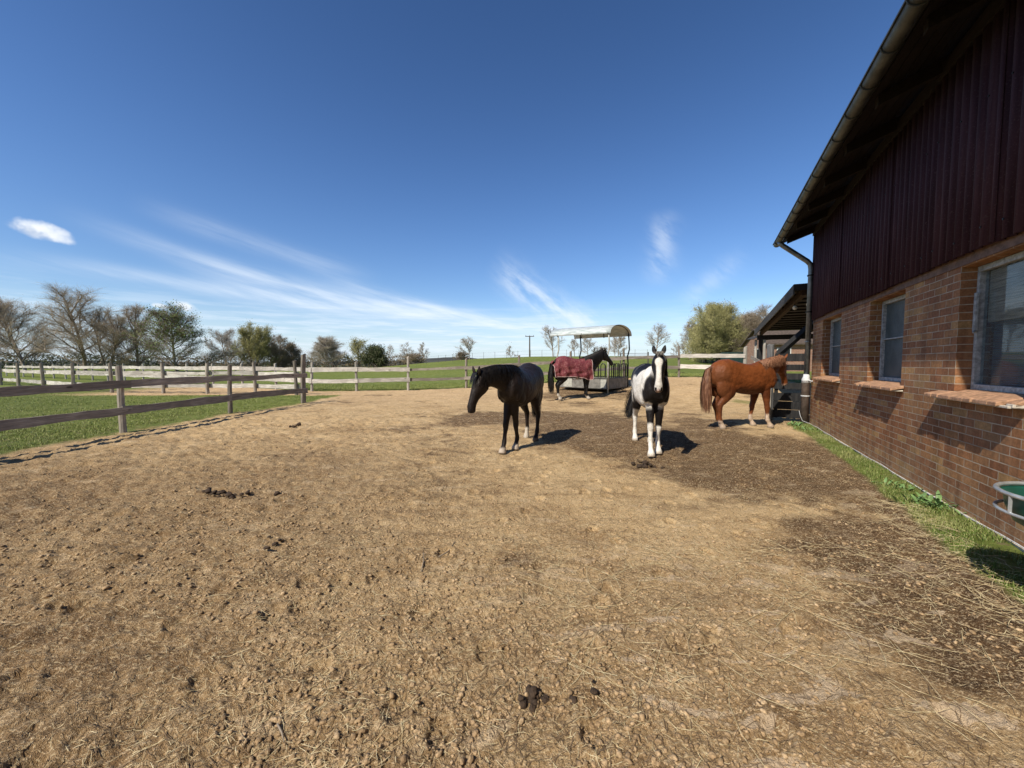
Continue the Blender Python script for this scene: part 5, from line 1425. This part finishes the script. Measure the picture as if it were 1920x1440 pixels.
c3 = t.n('ShaderNodeCombineXYZ'); t.L(AZ, c3.inputs[0]); t.L(EL, c3.inputs[1])

def wisp(p0, p1, wid, amp, bend=0.0):
    (a0,e0),(a1,e1) = dirpx(*p0), dirpx(*p1); dx, dy = a1-a0, e1-e0; L = math.hypot(dx,dy); ux, uy = dx/L, dy/L
    da = t.math('SUBTRACT', AZ, a0); de = t.math('SUBTRACT', EL, e0)
    s = t.math('DIVIDE', t.math('ADD', t.math('MULTIPLY', da, ux), t.math('MULTIPLY', de, uy)), L)
    q = t.math('ADD', t.math('MULTIPLY', da, -uy), t.math('MULTIPLY', de, ux))
    if bend: q = t.math('SUBTRACT', q, t.math('MULTIPLY', t.math('MULTIPLY', s, t.math('SUBTRACT', 1.0, s)), bend*4))
    r = t.math('DIVIDE', q, wid); prof = t.math('POWER', 2.718, t.math('MULTIPLY', t.math('MULTIPLY', r, r), -1.0))
    win = t.math('MULTIPLY', t.rng(s, -.05, .30), t.rng(s, 1.08, .72))
    return t.math('MULTIPLY', t.math('MULTIPLY', prof, win), amp)
def total(l):
    r = l[0]
    for q in l[1:]: r = t.math('ADD', r, q)
    return r
def streaks(slope_deg, st, fl, seed, thr):
    return t.rng(t.noise(t.mapping(t.mapping(c3.outputs[0], (1,1,1), (seed,0,0), (0,0,R(slope_deg))), (fl,st,1)), 1.0, 4, .62), thr, .70, 0, 1)
left = total([wisp((-60,470),(690,592),.013,.40,.010), wisp((120,400),(860,598),.016,.40,-.012), wisp((560,500),(1130,635),.014,.46,-.015), wisp((700,560),(1240,640),.016,.26), wisp((250,380),(700,520),.018,.22), wisp((300,500),(900,612),.03,.40)])
right = total([wisp((925,490),(1150,625),.034,.75,-.02), wisp((1246,392),(1236,535),.028,.40), wisp((1400,470),(1270,580),.022,.25)])
tot = t.math('ADD', t.math('MULTIPLY', left, streaks(13, 34, 4, 1.7, .12)), t.math('MULTIPLY', right, streaks(38, 26, 8, 3.1, .30)))
# thin hazy streaks low over the horizon
cc = t.n('ShaderNodeCombineXYZ'); t.L(t.math('MULTIPLY', AZ, 2.2), cc.inputs[0]); t.L(t.math('MULTIPLY', EL, 26), cc.inputs[1])
lown = t.noise(cc.outputs[0], 2.6, 5, .62)
low = t.math('MULTIPLY', t.math('MULTIPLY', t.rng(EL, .0, .03), t.rng(EL, .17, .045)), t.rng(lown, .42, .66, .10, .75))
low = t.math('MULTIPLY', low, t.rng(AZ, .75, -.1, .25, 1.0))
tot = t.math('ADD', tot, low)
tot = t.math('MINIMUM', tot, .9)
# small cumulus clouds
nz = t.noise(c3.outputs[0], 17, 4, .55); nz2 = t.noise(t.mapping(c3.outputs[0], (1,1,1), (0,-.012,0)), 17, 4, .55)
relief = t.math('MULTIPLY', t.math('SUBTRACT', nz, nz2), 9)
def cumulus(c, wpx, hpx, amp):
    a, e = dirpx(*c); a1, _ = dirpx(c[0]+wpx/2, c[1]); _, e1 = dirpx(c[0], c[1]-hpx/2); ra, re = a1-a, e1-e
    u = t.math('DIVIDE', t.math('SUBTRACT', AZ, a), ra); v = t.math('DIVIDE', t.math('SUBTRACT', EL, e), re)
    v2 = t.math('ADD', v, t.math('MULTIPLY', u, .45)); vv = t.math('ADD', v2, t.math('MULTIPLY', t.math('MINIMUM', v2, 0.0), .5))
    r = t.math('ADD', t.math('MULTIPLY', u, u), t.math('MULTIPLY', vv, vv))
    dens = t.rng(t.math('ADD', t.math('SUBTRACT', 1.0, r), t.math('MULTIPLY', t.math('SUBTRACT', nz, .5), 3.0)), .05, 1.1, 0, amp)
    return dens, t.rng(t.math('ADD', v2, relief), -1.0, .55, 0, 1)
cl = [cumulus((78,437),150,48,.95), cumulus((350,577),66,26,.9), cumulus((306,576),44,13,.6)]
skyc = t.n('ShaderNodeGamma'); t.L(sky.outputs[0], skyc.inputs[0]); skyc.inputs[1].default_value = 1.0
hs = t.n('ShaderNodeHueSaturation'); hs.inputs['Hue'].default_value = .508; hs.inputs['Saturation'].default_value = 1.2; hs.inputs['Value'].default_value = 1.14; t.L(skyc.outputs[0], hs.inputs['Color'])
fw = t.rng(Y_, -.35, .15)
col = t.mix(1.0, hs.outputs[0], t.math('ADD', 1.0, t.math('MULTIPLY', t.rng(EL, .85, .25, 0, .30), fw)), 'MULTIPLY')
col = t.mix(1.0, col, t.rng(EL, .80, 1.15, 1.0, .42), 'MULTIPLY')  # zenith above the frame dimmed on purpose to weaken the fill light
col = t.mix(1.0, col, t.math('ADD', .62, t.math('MULTIPLY', fw, .38)), 'MULTIPLY')  # unseen sky behind the camera dimmed too, for darker shadows
col = t.mix(t.rng(EL, .16, -.02, 0, .75), col, (5.9,7.4,9.3))
col = t.mix(tot, col, (9.0,10.0,11.2))
for dn, sh in cl: col = t.mix(dn, col, t.mix(sh, (6.4,7.3,8.8), (10.6,10.9,11.2)))  # cloud shading painted in: bright tops, greyer undersides
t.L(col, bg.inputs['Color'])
sc.view_settings.view_transform = 'Standard'; sc.view_settings.look = 'None'; sc.view_settings.exposure = 0; sc.view_settings.gamma = 1
sc.render.engine = 'CYCLES'

sc.cycles.max_bounces = 6; sc.cycles.diffuse_bounces = 1; sc.cycles.glossy_bounces = 2; sc.cycles.transmission_bounces = 4
w.cycles.sampling_method = 'MANUAL'; w.cycles.sample_map_resolution = 512
